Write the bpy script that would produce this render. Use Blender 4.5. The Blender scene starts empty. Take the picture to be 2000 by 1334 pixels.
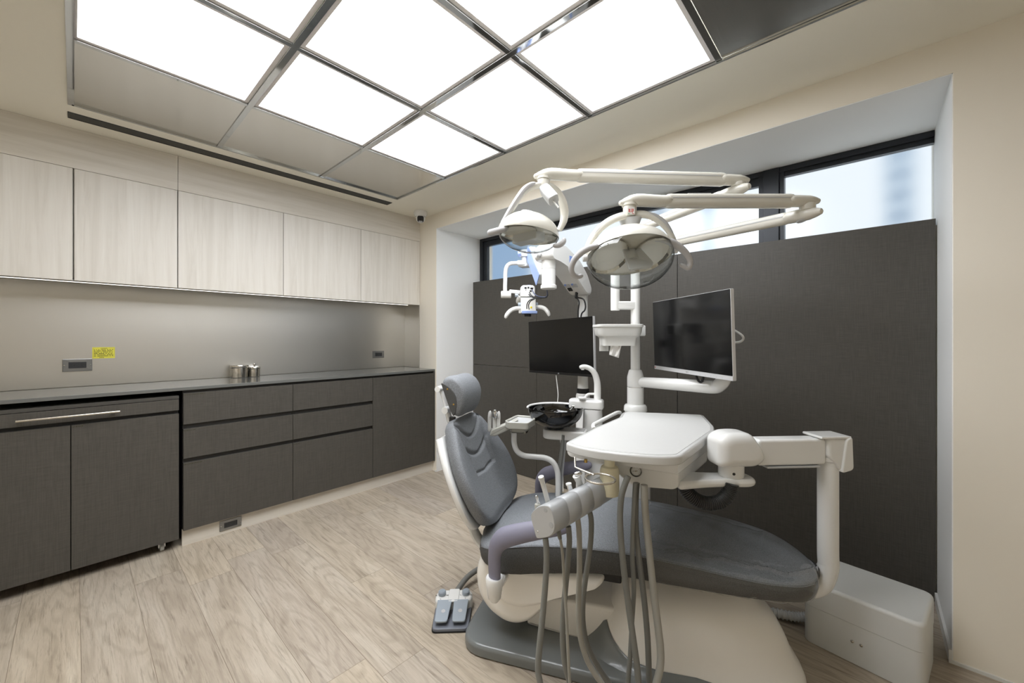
import bpy, bmesh, math, random
from mathutils import Vector as V, Matrix

random.seed(7)
SC = bpy.context.scene
COL = SC.collection

# ------------------------------------------------------------------ camera model
F, YAW, V0, H = 774.57, 0.73604, 659.17, 1.25
FW = V((math.cos(YAW), math.sin(YAW), 0)); RT = V((math.sin(YAW), -math.cos(YAW), 0)); UP = V((0, 0, 1))
CAM = V((0, 0, H))

def ray(u, v): return FW + RT * ((u - 1000) / F) + UP * ((V0 - v) / F)
def P(u, v, d): return CAM + ray(u, v) * d                  # point seen at (u, v), d metres deep
def PZ(u, v, z):
    r = ray(u, v); return CAM + r * ((z - H) / r.z)
def PX(u, v, x):
    r = ray(u, v); return CAM + r * (x / r.x)
def PY(u, v, y):
    r = ray(u, v); return CAM + r * (y / r.y)
def PPL(u, v, o, n):                                        # on the plane through o with normal n
    r = ray(u, v); return CAM + r * ((o - CAM).dot(n) / r.dot(n))

# chair frame: s runs to the foot end, t away from the camera, z up
CA = math.radians(-65.3)
E1 = V((math.cos(CA), math.sin(CA), 0)); E2 = V((-math.sin(CA), math.cos(CA), 0)); CO = V((1.333, 1.2332, 0))
def W(s, t, z): return CO + E1 * s + E2 * t + UP * z
def LP(u, v, t): return PPL(u, v, CO + E2 * t, E2)

# ------------------------------------------------------------------ materials
def nodes(name):
    m = bpy.data.materials.new(name); m.use_nodes = True
    nt = m.node_tree; b = nt.nodes['Principled BSDF']
    return m, nt, b
def srgb(c):
    return tuple(((x / 255) / 12.92 if x / 255 <= .04045 else ((x / 255 + .055) / 1.055) ** 2.4) for x in c) + (1,)
def mat(name, c, rough=.5, metal=0, coat=0, spec=None, bump=0, bscale=200, vary=0, vscale=5):
    m, nt, b = nodes(name)
    b.inputs['Base Color'].default_value = srgb(c); b.inputs['Roughness'].default_value = rough
    b.inputs['Metallic'].default_value = metal; b.inputs['Coat Weight'].default_value = coat
    if spec is not None: b.inputs['Specular IOR Level'].default_value = spec
    tc = nt.nodes.new('ShaderNodeTexCoord')
    if vary:
        n = nt.nodes.new('ShaderNodeTexNoise'); n.inputs['Scale'].default_value = vscale; n.inputs['Detail'].default_value = 5
        nt.links.new(tc.outputs['Object'], n.inputs['Vector'])
        hs = nt.nodes.new('ShaderNodeHueSaturation'); hs.inputs['Color'].default_value = srgb(c)
        mr = nt.nodes.new('ShaderNodeMapRange'); mr.inputs['To Min'].default_value = 1 - vary; mr.inputs['To Max'].default_value = 1 + vary
        mr.inputs['From Min'].default_value = .3; mr.inputs['From Max'].default_value = .7
        nt.links.new(n.outputs['Fac'], mr.inputs['Value']); nt.links.new(mr.outputs['Result'], hs.inputs['Value'])
        nt.links.new(hs.outputs['Color'], b.inputs['Base Color'])
    if bump:
        n = nt.nodes.new('ShaderNodeTexNoise'); n.inputs['Scale'].default_value = bscale; n.inputs['Detail'].default_value = 3
        nt.links.new(tc.outputs['Object'], n.inputs['Vector'])
        bp = nt.nodes.new('ShaderNodeBump'); bp.inputs['Strength'].default_value = bump; bp.inputs['Distance'].default_value = .002
        nt.links.new(n.outputs['Fac'], bp.inputs['Height']); nt.links.new(bp.outputs['Normal'], b.inputs['Normal'])
    return m
def emit(name, c, s):
    m, nt, b = nodes(name); nt.nodes.remove(b)
    e = nt.nodes.new('ShaderNodeEmission'); e.inputs['Color'].default_value = srgb(c); e.inputs['Strength'].default_value = s
    nt.links.new(e.outputs[0], nt.nodes['Material Output'].inputs[0]); return m
def glass(name, c, rough=0, ior=1.45, alpha=None):
    m, nt, b = nodes(name)
    b.inputs['Base Color'].default_value = srgb(c); b.inputs['Roughness'].default_value = rough
    b.inputs['Transmission Weight'].default_value = 1; b.inputs['IOR'].default_value = ior
    return m
def ramp(nt, pts):
    r = nt.nodes.new('ShaderNodeValToRGB'); e = r.color_ramp.elements
    while len(e) < len(pts): e.new(.5)
    for k, (p, c) in enumerate(pts): e[k].position = p; e[k].color = srgb(c)
    return r
def woodmat(name, cols, axis, rough=.5, sc=1.0):
    """pale laminate with a long grain along one axis"""
    m, nt, b = nodes(name); L = nt.links
    tc = nt.nodes.new('ShaderNodeTexCoord'); mp = nt.nodes.new('ShaderNodeMapping')
    s = [26 * sc, 26 * sc, 26 * sc]; s[axis] = 1.3 * sc; mp.inputs['Scale'].default_value = s
    L.new(tc.outputs['Object'], mp.inputs['Vector'])
    n = nt.nodes.new('ShaderNodeTexNoise'); n.inputs['Scale'].default_value = 1; n.inputs['Detail'].default_value = 8; n.inputs['Roughness'].default_value = .65; n.inputs['Distortion'].default_value = .6
    L.new(mp.outputs['Vector'], n.inputs['Vector'])
    r = ramp(nt, [(.25, cols[0]), (.5, cols[1]), (.72, cols[2])]); L.new(n.outputs['Fac'], r.inputs['Fac'])
    L.new(r.outputs['Color'], b.inputs['Base Color']); b.inputs['Roughness'].default_value = rough
    return m
def linenmat(name, c, amp=.35):
    """dark laminate printed with a woven linen crosshatch"""
    m, nt, b = nodes(name); L = nt.links
    tc = nt.nodes.new('ShaderNodeTexCoord'); out = None
    for k, s in enumerate([(14, 14, 420), (300, 300, 9)]):
        mp = nt.nodes.new('ShaderNodeMapping'); mp.inputs['Scale'].default_value = s; L.new(tc.outputs['Object'], mp.inputs['Vector'])
        n = nt.nodes.new('ShaderNodeTexNoise'); n.inputs['Scale'].default_value = 1; n.inputs['Detail'].default_value = 4; n.inputs['Roughness'].default_value = .6
        L.new(mp.outputs['Vector'], n.inputs['Vector'])
        if out is None: out = n.outputs['Fac']
        else:
            a = nt.nodes.new('ShaderNodeMath'); a.operation = 'ADD'; L.new(out, a.inputs[0]); L.new(n.outputs['Fac'], a.inputs[1]); out = a.outputs[0]
    mr = nt.nodes.new('ShaderNodeMapRange'); mr.inputs['From Min'].default_value = .7; mr.inputs['From Max'].default_value = 1.3
    mr.inputs['To Min'].default_value = 1 - amp; mr.inputs['To Max'].default_value = 1 + amp; L.new(out, mr.inputs['Value'])
    hs = nt.nodes.new('ShaderNodeHueSaturation'); hs.inputs['Color'].default_value = srgb(c); L.new(mr.outputs[0], hs.inputs['Value'])
    L.new(hs.outputs[0], b.inputs['Base Color']); b.inputs['Roughness'].default_value = .42; b.inputs['Specular IOR Level'].default_value = .35
    return m
def fabricmat(name, c):
    m, nt, b = nodes(name); L = nt.links
    tc = nt.nodes.new('ShaderNodeTexCoord')
    n = nt.nodes.new('ShaderNodeTexNoise'); n.inputs['Scale'].default_value = 420; n.inputs['Detail'].default_value = 3; L.new(tc.outputs['Object'], n.inputs['Vector'])
    mr = nt.nodes.new('ShaderNodeMapRange'); mr.inputs['From Min'].default_value = .3; mr.inputs['From Max'].default_value = .7
    mr.inputs['To Min'].default_value = .62; mr.inputs['To Max'].default_value = 1.38; L.new(n.outputs['Fac'], mr.inputs['Value'])
    hs = nt.nodes.new('ShaderNodeHueSaturation'); hs.inputs['Color'].default_value = srgb(c); L.new(mr.outputs[0], hs.inputs['Value'])
    L.new(hs.outputs[0], b.inputs['Base Color']); b.inputs['Roughness'].default_value = .62; b.inputs['Specular IOR Level'].default_value = .4
    bp = nt.nodes.new('ShaderNodeBump'); bp.inputs['Strength'].default_value = .35; bp.inputs['Distance'].default_value = .001
    L.new(n.outputs['Fac'], bp.inputs['Height']); L.new(bp.outputs[0], b.inputs['Normal'])
    return m
def steelmat(name, c, rough, axis=2, bump=.12):
    m, nt, b = nodes(name); L = nt.links
    tc = nt.nodes.new('ShaderNodeTexCoord'); mp = nt.nodes.new('ShaderNodeMapping'); s = [420, 420, 420]; s[axis] = 7
    mp.inputs['Scale'].default_value = s; L.new(tc.outputs['Object'], mp.inputs['Vector'])
    n = nt.nodes.new('ShaderNodeTexNoise'); n.inputs['Scale'].default_value = 1; n.inputs['Detail'].default_value = 4; L.new(mp.outputs[0], n.inputs['Vector'])
    mr = nt.nodes.new('ShaderNodeMapRange'); mr.inputs['To Min'].default_value = rough * .75; mr.inputs['To Max'].default_value = rough * 1.25; L.new(n.outputs['Fac'], mr.inputs['Value'])
    L.new(mr.outputs[0], b.inputs['Roughness']); b.inputs['Base Color'].default_value = srgb(c); b.inputs['Metallic'].default_value = 1
    bp = nt.nodes.new('ShaderNodeBump'); bp.inputs['Strength'].default_value = bump; bp.inputs['Distance'].default_value = .0006
    L.new(n.outputs['Fac'], bp.inputs['Height']); L.new(bp.outputs[0], b.inputs['Normal'])
    return m
def floormat():
    m, nt, b = nodes('oak vinyl planks'); L = nt.links
    tc = nt.nodes.new('ShaderNodeTexCoord')
    sw = nt.nodes.new('ShaderNodeSeparateXYZ'); L.new(tc.outputs['Object'], sw.inputs[0])
    cb = nt.nodes.new('ShaderNodeCombineXYZ'); L.new(sw.outputs['Y'], cb.inputs['X']); L.new(sw.outputs['X'], cb.inputs['Y'])
    off = nt.nodes.new('ShaderNodeVectorMath'); off.operation = 'ADD'; off.inputs[1].default_value = (5.2, 28 * .186 - .018, 0); L.new(cb.outputs[0], off.inputs[0])
    so = nt.nodes.new('ShaderNodeSeparateXYZ'); L.new(off.outputs[0], so.inputs[0])
    dv = nt.nodes.new('ShaderNodeMath'); dv.operation = 'DIVIDE'; dv.inputs[1].default_value = .186; L.new(so.outputs['Y'], dv.inputs[0])
    fl = nt.nodes.new('ShaderNodeMath'); fl.operation = 'FLOOR'; L.new(dv.outputs[0], fl.inputs[0])
    wn = nt.nodes.new('ShaderNodeTexWhiteNoise'); wn.noise_dimensions = '1D'; L.new(fl.outputs[0], wn.inputs['W'])
    ma = nt.nodes.new('ShaderNodeMath'); ma.operation = 'MULTIPLY_ADD'; ma.inputs[1].default_value = 1.22; L.new(wn.outputs['Value'], ma.inputs[0]); L.new(so.outputs['X'], ma.inputs[2])
    off = nt.nodes.new('ShaderNodeCombineXYZ'); L.new(ma.outputs[0], off.inputs['X']); L.new(so.outputs['Y'], off.inputs['Y'])
    br = nt.nodes.new('ShaderNodeTexBrick'); L.new(off.outputs[0], br.inputs['Vector'])
    br.inputs['Scale'].default_value = 1; br.inputs['Brick Width'].default_value = 1.22; br.inputs['Row Height'].default_value = .186
    br.inputs['Mortar Size'].default_value = .0009; br.inputs['Mortar Smooth'].default_value = .2; br.offset = 0
    br.inputs['Color1'].default_value = (0, 0, 0, 1); br.inputs['Color2'].default_value = (1, 1, 1, 1); br.inputs['Mortar'].default_value = (.5, .5, .5, 1)
    # per plank shift of the grain
    sh = nt.nodes.new('ShaderNodeVectorMath'); sh.operation = 'MULTIPLY_ADD'; sh.inputs[1].default_value = (37, 19, 11)
    L.new(br.outputs['Color'], sh.inputs[0]); L.new(off.outputs[0], sh.inputs[2])
    def grain(scale, det, dist, rough=.6):
        mp = nt.nodes.new('ShaderNodeMapping'); mp.inputs['Scale'].default_value = scale; L.new(sh.outputs[0], mp.inputs[0])
        n = nt.nodes.new('ShaderNodeTexNoise'); n.inputs['Scale'].default_value = 1; n.inputs['Detail'].default_value = det; n.inputs['Distortion'].default_value = dist; n.inputs['Roughness'].default_value = rough
        L.new(mp.outputs[0], n.inputs['Vector']); return n.outputs['Fac']
    g1 = grain((1.0, 8, 1), 4, 1.2); g2 = grain((5, 110, 1), 6, .5, .7); 
    mp = nt.nodes.new('ShaderNodeMapping'); mp.inputs['Scale'].default_value = (1.6, 9, 1); L.new(sh.outputs[0], mp.inputs[0])
    wv = nt.nodes.new('ShaderNodeTexNoise'); wv.inputs['Scale'].default_value = 1; wv.inputs['Detail'].default_value = 1; L.new(mp.outputs[0], wv.inputs['Vector'])
    mu = nt.nodes.new('ShaderNodeMath'); mu.operation = 'MULTIPLY'; mu.inputs[1].default_value = 58; L.new(wv.outputs['Fac'], mu.inputs[0])
    sn = nt.nodes.new('ShaderNodeMath'); sn.operation = 'SINE'; L.new(mu.outputs[0], sn.inputs[0])
    base = ramp(nt, [(.3, (178, 166, 150)), (.5, (193, 181, 165)), (.7, (206, 196, 181))]); L.new(g1, base.inputs['Fac'])
    def mix(kind, fac, a, bb):
        x = nt.nodes.new('ShaderNodeMix'); x.data_type = 'RGBA'; x.blend_type = kind
        if isinstance(fac, float): x.inputs['Factor'].default_value = fac
        else: L.new(fac, x.inputs['Factor'])
        L.new(a, x.inputs['A']); L.new(bb, x.inputs['B']); return x.outputs['Result']
    fine = ramp(nt, [(.26, (176, 172, 168)), (.50, (255, 255, 255)), (.78, (218, 217, 216))]); L.new(g2, fine.inputs['Fac'])
    c = mix('MULTIPLY', .9, base.outputs[0], fine.outputs[0])
    rings = ramp(nt, [(0, (214, 210, 206)), (.5, (255, 255, 255)), (1, (255, 255, 255))])
    mr = nt.nodes.new('ShaderNodeMapRange'); mr.inputs['From Min'].default_value = -1; L.new(sn.outputs[0], mr.inputs['Value']); L.new(mr.outputs[0], rings.inputs['Fac'])
    c = mix('MULTIPLY', .38, c, rings.outputs[0])
    tone = ramp(nt, [(0, (236, 235, 236)), (.5, (246, 245, 242)), (1, (255, 253, 248))]); L.new(br.outputs['Color'], tone.inputs['Fac'])
    c = mix('MULTIPLY', 1.0, c, tone.outputs[0])
    dk = ramp(nt, [(0, (255, 255, 255)), (1, (150, 140, 130))]); L.new(br.outputs['Fac'], dk.inputs['Fac'])
    c = mix('MULTIPLY', .8, c, dk.outputs[0])
    L.new(c, b.inputs['Base Color']); b.inputs['Roughness'].default_value = .48; b.inputs['Specular IOR Level'].default_value = .35
    bp = nt.nodes.new('ShaderNodeBump'); bp.inputs['Strength'].default_value = .08; bp.inputs['Distance'].default_value = .002; L.new(g2, bp.inputs['Height']); L.new(bp.outputs[0], b.inputs['Normal'])
    return m
def panemat():
    """frosted glass: mostly clear but softly scattering"""
    m, nt, b = nodes('frosted window glass'); L = nt.links; nt.nodes.remove(b)
    rf = nt.nodes.new('ShaderNodeBsdfRefraction'); rf.inputs['IOR'].default_value = 1.02; rf.inputs['Roughness'].default_value = .75; rf.inputs['Color'].default_value = (.95, .98, 1, 1)
    gl = nt.nodes.new('ShaderNodeBsdfGlossy'); gl.inputs['Roughness'].default_value = .2
    mx = nt.nodes.new('ShaderNodeMixShader'); mx.inputs[0].default_value = .05
    L.new(rf.outputs[0], mx.inputs[1]); L.new(gl.outputs[0], mx.inputs[2]); L.new(mx.outputs[0], nt.nodes['Material Output'].inputs[0]); return m
def filmmat():
    m, nt, b = nodes('clear plastic film'); L = nt.links; nt.nodes.remove(b)
    tr = nt.nodes.new('ShaderNodeBsdfTransparent'); tr.inputs['Color'].default_value = (.985, .99, .995, 1)
    gl = nt.nodes.new('ShaderNodeBsdfGlossy'); gl.inputs['Roughness'].default_value = .06
    mx = nt.nodes.new('ShaderNodeMixShader'); L.new(schlick(nt, .06), mx.inputs[0])
    L.new(tr.outputs[0], mx.inputs[1]); L.new(gl.outputs[0], mx.inputs[2]); L.new(mx.outputs[0], nt.nodes['Material Output'].inputs[0]); return m
def thinglass(name, c, rough=.02, ior=1.5, edge=None):
    m, nt, b = nodes(name); L = nt.links; nt.nodes.remove(b)
    tr = nt.nodes.new('ShaderNodeBsdfTransparent'); tr.inputs['Color'].default_value = srgb(c)
    if edge:                                                     # a moulded shell is thicker, so darker, where one looks along its wall
        lw = nt.nodes.new('ShaderNodeLayerWeight'); lw.inputs['Blend'].default_value = .5
        rp = ramp(nt, [(0, c), (.55, c), (.97, edge)]); L.new(lw.outputs['Facing'], rp.inputs['Fac']); L.new(rp.outputs[0], tr.inputs['Color'])
    gl = nt.nodes.new('ShaderNodeBsdfGlossy'); gl.inputs['Roughness'].default_value = rough
    mx = nt.nodes.new('ShaderNodeMixShader'); L.new(schlick(nt, ((ior - 1) / (ior + 1)) ** 2 * 1.8), mx.inputs[0])
    L.new(tr.outputs[0], mx.inputs[1]); L.new(gl.outputs[0], mx.inputs[2]); L.new(mx.outputs[0], nt.nodes['Material Output'].inputs[0]); return m

def schlick(nt, f0=.04):
    lw = nt.nodes.new('ShaderNodeLayerWeight'); lw.inputs['Blend'].default_value = .5
    pw = nt.nodes.new('ShaderNodeMath'); pw.operation = 'POWER'; pw.inputs[1].default_value = 5; nt.links.new(lw.outputs['Facing'], pw.inputs[0])
    ma = nt.nodes.new('ShaderNodeMath'); ma.operation = 'MULTIPLY_ADD'; ma.inputs[1].default_value = 1 - f0; ma.inputs[2].default_value = f0
    nt.links.new(pw.outputs[0], ma.inputs[0]); return ma.outputs[0]
M = {}
M['wall'] = mat('cream wall paint', (238, 231, 217), .75, bump=.05, bscale=300)
M['ceil'] = mat('ceiling paint', (243, 239, 226), .8)
M['reveal'] = mat('white reveal paint', (246, 247, 246), .7)
M['floor'] = floormat()
M['linen'] = linenmat('dark linen laminate', (78, 75, 70), .22)
M['linen_edge'] = mat('dark laminate edge', (70, 68, 64), .4)
M['dark'] = mat('dark shadow gap board', (30, 29, 28), .6)
M['grip'] = mat('dark grip channel', (44, 43, 41), .5)
M['pale'] = woodmat('pale wood laminate upright grain', [(205, 199, 188), (219, 214, 205), (226, 222, 214)], 2)
M['palex'] = woodmat('pale wood laminate long grain', [(200, 193, 180), (217, 211, 200), (225, 220, 211)], 0)
M['steel'] = steelmat('brushed steel sheet', (214, 212, 207), .34, 2, .0)
M['steelc'] = steelmat('steel ceiling infill', (208, 206, 200), .22, 0, .02)
M['mirror'] = mat('polished steel trim', (190, 192, 192), .06, 1)
M['alu'] = mat('light panel frame', (248, 246, 247), .5)
M['led'] = emit('lit diffuser', (248, 250, 253), 10.2)
M['strip'] = emit('lit led strip', (255, 248, 236), 3.0)
M['top'] = mat('dark grey polished worktop', (104, 105, 102), .12, 0, .0)
M['canister'] = mat('polished stainless', (205, 202, 196), .1, 1)
M['chrome'] = mat('chrome', (215, 215, 215), .08, 1)
M['bar'] = mat('satin steel bar', (205, 200, 190), .25, 1)
M['plate'] = steelmat('steel socket plate', (150, 151, 151), .36, 0, .0)
M['black'] = mat('black plastic', (22, 22, 23), .4)
M['socket'] = mat('dark socket insert', (48, 49, 51), .4)
M['white'] = mat('glossy white plastic', (230, 230, 228), .22, coat=.3)
M['warm'] = mat('warm white enamel', (214, 211, 201), .25, coat=.3)
M['tabletop'] = mat('white table enamel', (206, 206, 204), .25, coat=.3)
M['matt'] = mat('satin white plastic', (222, 222, 219), .4)
M['lgrey'] = mat('light grey plastic', (188, 189, 190), .32)
M['hold'] = mat('pearl grey plastic', (176, 178, 180), .28, coat=.2)
M['soft'] = mat('soft grey grip', (186, 185, 186), .55)
M['traygrey'] = mat('warm grey plastic', (172, 171, 163), .4)
M['fabric'] = fabricmat('slate grey upholstery', (119, 122, 126))
M['fabricd'] = fabricmat('charcoal upholstery side', (74, 74, 73))
M['arm'] = mat('lilac grey rubber', (126, 124, 140), .5, bump=.05, bscale=900)
M['base'] = mat('slate grey enamel', (118, 122, 122), .25, coat=.3)
M['ivory'] = mat('ivory enamel', (242, 239, 233), .3, coat=.25)
M['film'] = filmmat()
M['hose'] = mat('grey hose', (120, 120, 116), .45)
M['hosel'] = mat('pale grey hose', (158, 156, 148), .45)
M['dkhose'] = mat('dark corrugated hose', (58, 58, 58), .4)
M['bottle'] = mat('cream translucent bottle', (236, 229, 200), .4)
M['screen'] = mat('black screen', (13, 13, 14), .16)
M['bezel'] = mat('silver bezel', (214, 214, 216), .3, .2)
M['bowl'] = thinglass('smoked glass', (60, 62, 68), .03, 1.6)
M['lens'] = thinglass('clear lamp cover', (246, 249, 249), .02, 1.55, (92, 94, 96))
M['reflector'] = mat('mirror reflector', (196, 194, 188), .05, 1)
M['shield'] = mat('pale grey shield', (196, 197, 196), .35)
M['blue'] = mat('pale blue plastic', (146, 166, 214), .35)
M['pbl'] = mat('dusty blue pedal', (154, 164, 174), .45)
M['pbase'] = mat('grey pedal plate', (120, 124, 134), .35)
M['brass'] = mat('brass', (196, 164, 92), .25, 1)
M['yellow'] = mat('yellow sticker', (226, 219, 78), .5)
M['ink'] = mat('dark print', (52, 50, 30), .6)
M['inkw'] = mat('grey print', (150, 150, 150), .6)
M['red'] = mat('red print', (206, 62, 44), .6)
M['green'] = mat('green print', (62, 150, 92), .6)
M['bprint'] = mat('blue print', (130, 160, 226), .5)
M['paper'] = mat('white tissue', (240, 239, 236), .9)
M['frame'] = mat('dark window aluminium', (44, 47, 52), .35, .4)
M['pane'] = panemat()
M['tower'] = mat('pale blue grey render', (222, 232, 240), .8)
M['towerw'] = mat('facade glass', (158, 176, 196), .4)
M['clear'] = mat('clear hose plastic', (206, 208, 208), .2); M['gauge'] = mat('dark gauge ring', (110, 110, 108), .2, 1)
M['vent'] = mat('grey vent slats', (92, 92, 88), .5)
M['grout'] = mat('steel rivet', (120, 120, 118), .3, 1)
M['yel'] = mat('yellow plug', (236, 214, 40), .4)
M['cable'] = mat('black cable', (24, 24, 26), .45)
M['bcable'] = mat('blue grey cable', (70, 80, 108), .45)
M['box'] = mat('satin white metal casing', (212, 213, 211), .38)

# ------------------------------------------------------------------ mesh helpers
class G:
    def __init__(self): self.bm = bmesh.new(); self.flat = False
    def add(self, pts, faces):
        vs = [self.bm.verts.new(p) for p in pts]
        for f in faces:
            try: self.bm.faces.new([vs[i] for i in f])
            except ValueError: pass
        return self
    def box(self, c, size, rz=0, bev=0, seg=2, R=None):
        self.flat = True; b = bmesh.new(); bmesh.ops.create_cube(b, size=1)
        for v in b.verts: v.co = V((v.co.x * size[0], v.co.y * size[1], v.co.z * size[2]))
        if bev: bmesh.ops.bevel(b, geom=list(b.edges), offset=bev, segments=seg, profile=.5, affect='EDGES')
        R = R or Matrix.Rotation(rz, 3, 'Z'); c = V(c)
        for v in b.verts: v.co = R @ v.co + c
        self._join(b); return self
    def ab(self, a, b, bev=0, seg=2):
        a, b = V(a), V(b); lo = V([min(a[i], b[i]) for i in range(3)]); hi = V([max(a[i], b[i]) for i in range(3)])
        return self.box((lo + hi) / 2, hi - lo, 0, bev, seg)
    def _join(self, b):
        mp = {}
        for v in b.verts: mp[v] = self.bm.verts.new(v.co)
        for f in b.faces: self.bm.faces.new([mp[v] for v in f.verts])
        b.free()
    def loft(self, rings, cap=True, closed=True):
        n = len(rings[0]); vs = [[self.bm.verts.new(p) for p in r] for r in rings]
        for a, b in zip(vs, vs[1:]):
            for i in range(n if closed else n - 1):
                j = (i + 1) % n
                self.bm.faces.new((a[i], a[j], b[j], b[i]))
        if cap:
            self.bm.faces.new(list(reversed(vs[0]))); self.bm.faces.new(vs[-1])
        return self
    def tube(self, pts, r, n=14, sub=6, cap=True, sq=None, dome=False):
        """round tube through pts (smoothed); r a number or one radius per point"""
        pts = [V(p) for p in pts]; rr = r if isinstance(r, (list, tuple)) else [r] * len(pts)
        if sub > 1 and len(pts) > 2: pts, rr = smooth(pts, rr, sub)
        if dome:
            d0 = (pts[0] - pts[1]).normalized(); d1 = (pts[-1] - pts[-2]).normalized(); a, b = pts[0], pts[-1]; ra, rb = rr[0], rr[-1]
            pts = [a + d0 * ra * .95, a + d0 * ra * .7] + pts + [b + d1 * rb * .7, b + d1 * rb * .95]
            rr = [ra * .3, ra * .71] + list(rr) + [rb * .71, rb * .3]
        T = []
        for i in range(len(pts)):
            d = pts[min(i + 1, len(pts) - 1)] - pts[max(i - 1, 0)]; T.append(d.normalized() if d.length > 1e-9 else V((0, 0, 1)))
        ref = V((0, 0, 1)) if abs(T[0].z) < .9 else V((1, 0, 0))
        nrm = (ref - T[0] * ref.dot(T[0])).normalized(); rings = []
        for p, t, q in zip(pts, T, rr):
            nrm = (nrm - t * nrm.dot(t)); nrm = nrm.normalized() if nrm.length > 1e-6 else t.orthogonal().normalized(); b = t.cross(nrm)
            k = sq or (1, 1)
            rings.append([p + (nrm * math.cos(2 * math.pi * i / n) * k[0] + b * math.sin(2 * math.pi * i / n) * k[1]) * q for i in range(n)])
        return self.loft(rings, cap)
    def lathe(self, prof, o, ax=(0, 0, 1), n=32, cap=True):
        ax = V(ax).normalized(); x = ax.orthogonal().normalized(); y = ax.cross(x); o = V(o)
        rings = [[o + ax * z + (x * math.cos(2 * math.pi * i / n) + y * math.sin(2 * math.pi * i / n)) * max(r, 1e-5) for i in range(n)] for r, z in prof]
        return self.loft(rings, cap)
    def cyl(self, a, b, r, r2=None, n=24, bev=0):
        a, b = V(a), V(b); L = (b - a).length; r2 = r if r2 is None else r2
        pr = [(r, 0), (r2, L)] if not bev else [(r - bev, 0), (r - bev * .3, bev * .3), (r, bev), (r2, L - bev), (r2 - bev * .3, L - bev * .3), (r2 - bev, L)]
        return self.lathe(pr, a, b - a, n)
    def slab(self, poly, o, ux, uy, uz, d, b=0, k=3, b2=None, sc=False):
        """outline poly in the plane (ux, uy) at o, thickness d along uz, edges rounded by b"""
        o, ux, uy, uz = V(o), V(ux), V(uy), V(uz); b2 = b if b2 is None else b2; self.flat = True
        lev = []
        if b:
            for i in range(k): a = math.pi / 2 * i / k; lev.append((b * (1 - math.sin(a)), b * (1 - math.cos(a))))
        lev.append((0, b));  lev.append((0, d - b2))
        if b2:
            for i in range(1, k + 1): a = math.pi / 2 * i / k; lev.append((b2 * (1 - math.cos(a)), d - b2 * (1 - math.sin(a))))
        return self.loft([[o + ux * x + uy * y + uz * z for x, y in (shrink if sc else inset)(poly, q)] for q, z in lev])
def smooth(pts, rr, sub):
    out, ro = [], []
    n = len(pts)
    for i in range(n - 1):
        p0, p1, p2, p3 = pts[max(i - 1, 0)], pts[i], pts[i + 1], pts[min(i + 2, n - 1)]
        for j in range(sub):
            t = j / sub
            out.append(.5 * ((2 * p1) + (p2 - p0) * t + (2 * p0 - 5 * p1 + 4 * p2 - p3) * t * t + (3 * p1 - p0 - 3 * p2 + p3) * t ** 3)); ro.append(rr[i] + (rr[i + 1] - rr[i]) * t)
    out.append(pts[-1]); ro.append(rr[-1]); return out, ro
def shrink(poly, q):
    if not q: return poly
    xs = [p[0] for p in poly]; ys = [p[1] for p in poly]; cx, cy = (min(xs) + max(xs)) / 2, (min(ys) + max(ys)) / 2
    kx, ky = 1 - 2 * q / (max(xs) - min(xs)), 1 - 2 * q / (max(ys) - min(ys))
    return [(cx + (x - cx) * kx, cy + (y - cy) * ky) for x, y in poly]
def inset(poly, q):
    if not q: return poly
    n = len(poly); A = sum(poly[i][0] * poly[(i + 1) % n][1] - poly[(i + 1) % n][0] * poly[i][1] for i in range(n)); s = 1 if A > 0 else -1
    out = []
    for i in range(n):
        p, a, c = poly[i], poly[i - 1], poly[(i + 1) % n]
        e1 = (p[0] - a[0], p[1] - a[1]); e2 = (c[0] - p[0], c[1] - p[1])
        l1 = math.hypot(*e1) or 1; l2 = math.hypot(*e2) or 1
        n1 = (-e1[1] / l1 * s, e1[0] / l1 * s); n2 = (-e2[1] / l2 * s, e2[0] / l2 * s)
        m = (n1[0] + n2[0], n1[1] + n2[1]); d = max(.35, 1 + n1[0] * n2[0] + n1[1] * n2[1])
        out.append((p[0] + m[0] / d * q, p[1] + m[1] / d * q))
    return out
def rpoly(pts, r, k=5):
    """round the corners of a polygon; r one radius or one per corner"""
    n = len(pts); rr = r if isinstance(r, (list, tuple)) else [r] * n; out = []
    for i in range(n):
        p, a, c = V(pts[i]).to_2d(), V(pts[i - 1]).to_2d(), V(pts[(i + 1) % n]).to_2d()
        d1 = (a - p); d2 = (c - p); q = min(rr[i], d1.length * .48, d2.length * .48)
        if q < 1e-5: out.append(tuple(p)); continue
        A = p + d1.normalized() * q; B = p + d2.normalized() * q
        for j in range(k + 1):
            t = j / k; out.append(tuple(A * (1 - t) ** 2 + p * 2 * t * (1 - t) + B * t * t))
    return out
def rect(w, h, r, k=5, c=(0, 0)):
    return [(x + c[0], y + c[1]) for x, y in rpoly([(-w / 2, -h / 2), (w / 2, -h / 2), (w / 2, h / 2), (-w / 2, h / 2)], r, k)]
def ell(a, b, n=32, c=(0, 0)): return [(c[0] + a * math.cos(2 * math.pi * i / n), c[1] + b * math.sin(2 * math.pi * i / n)) for i in range(n)]
def wm(o):
    m = Matrix.Identity(4)
    while o: m = o.matrix_basis @ m; o = o.parent
    return m
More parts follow.
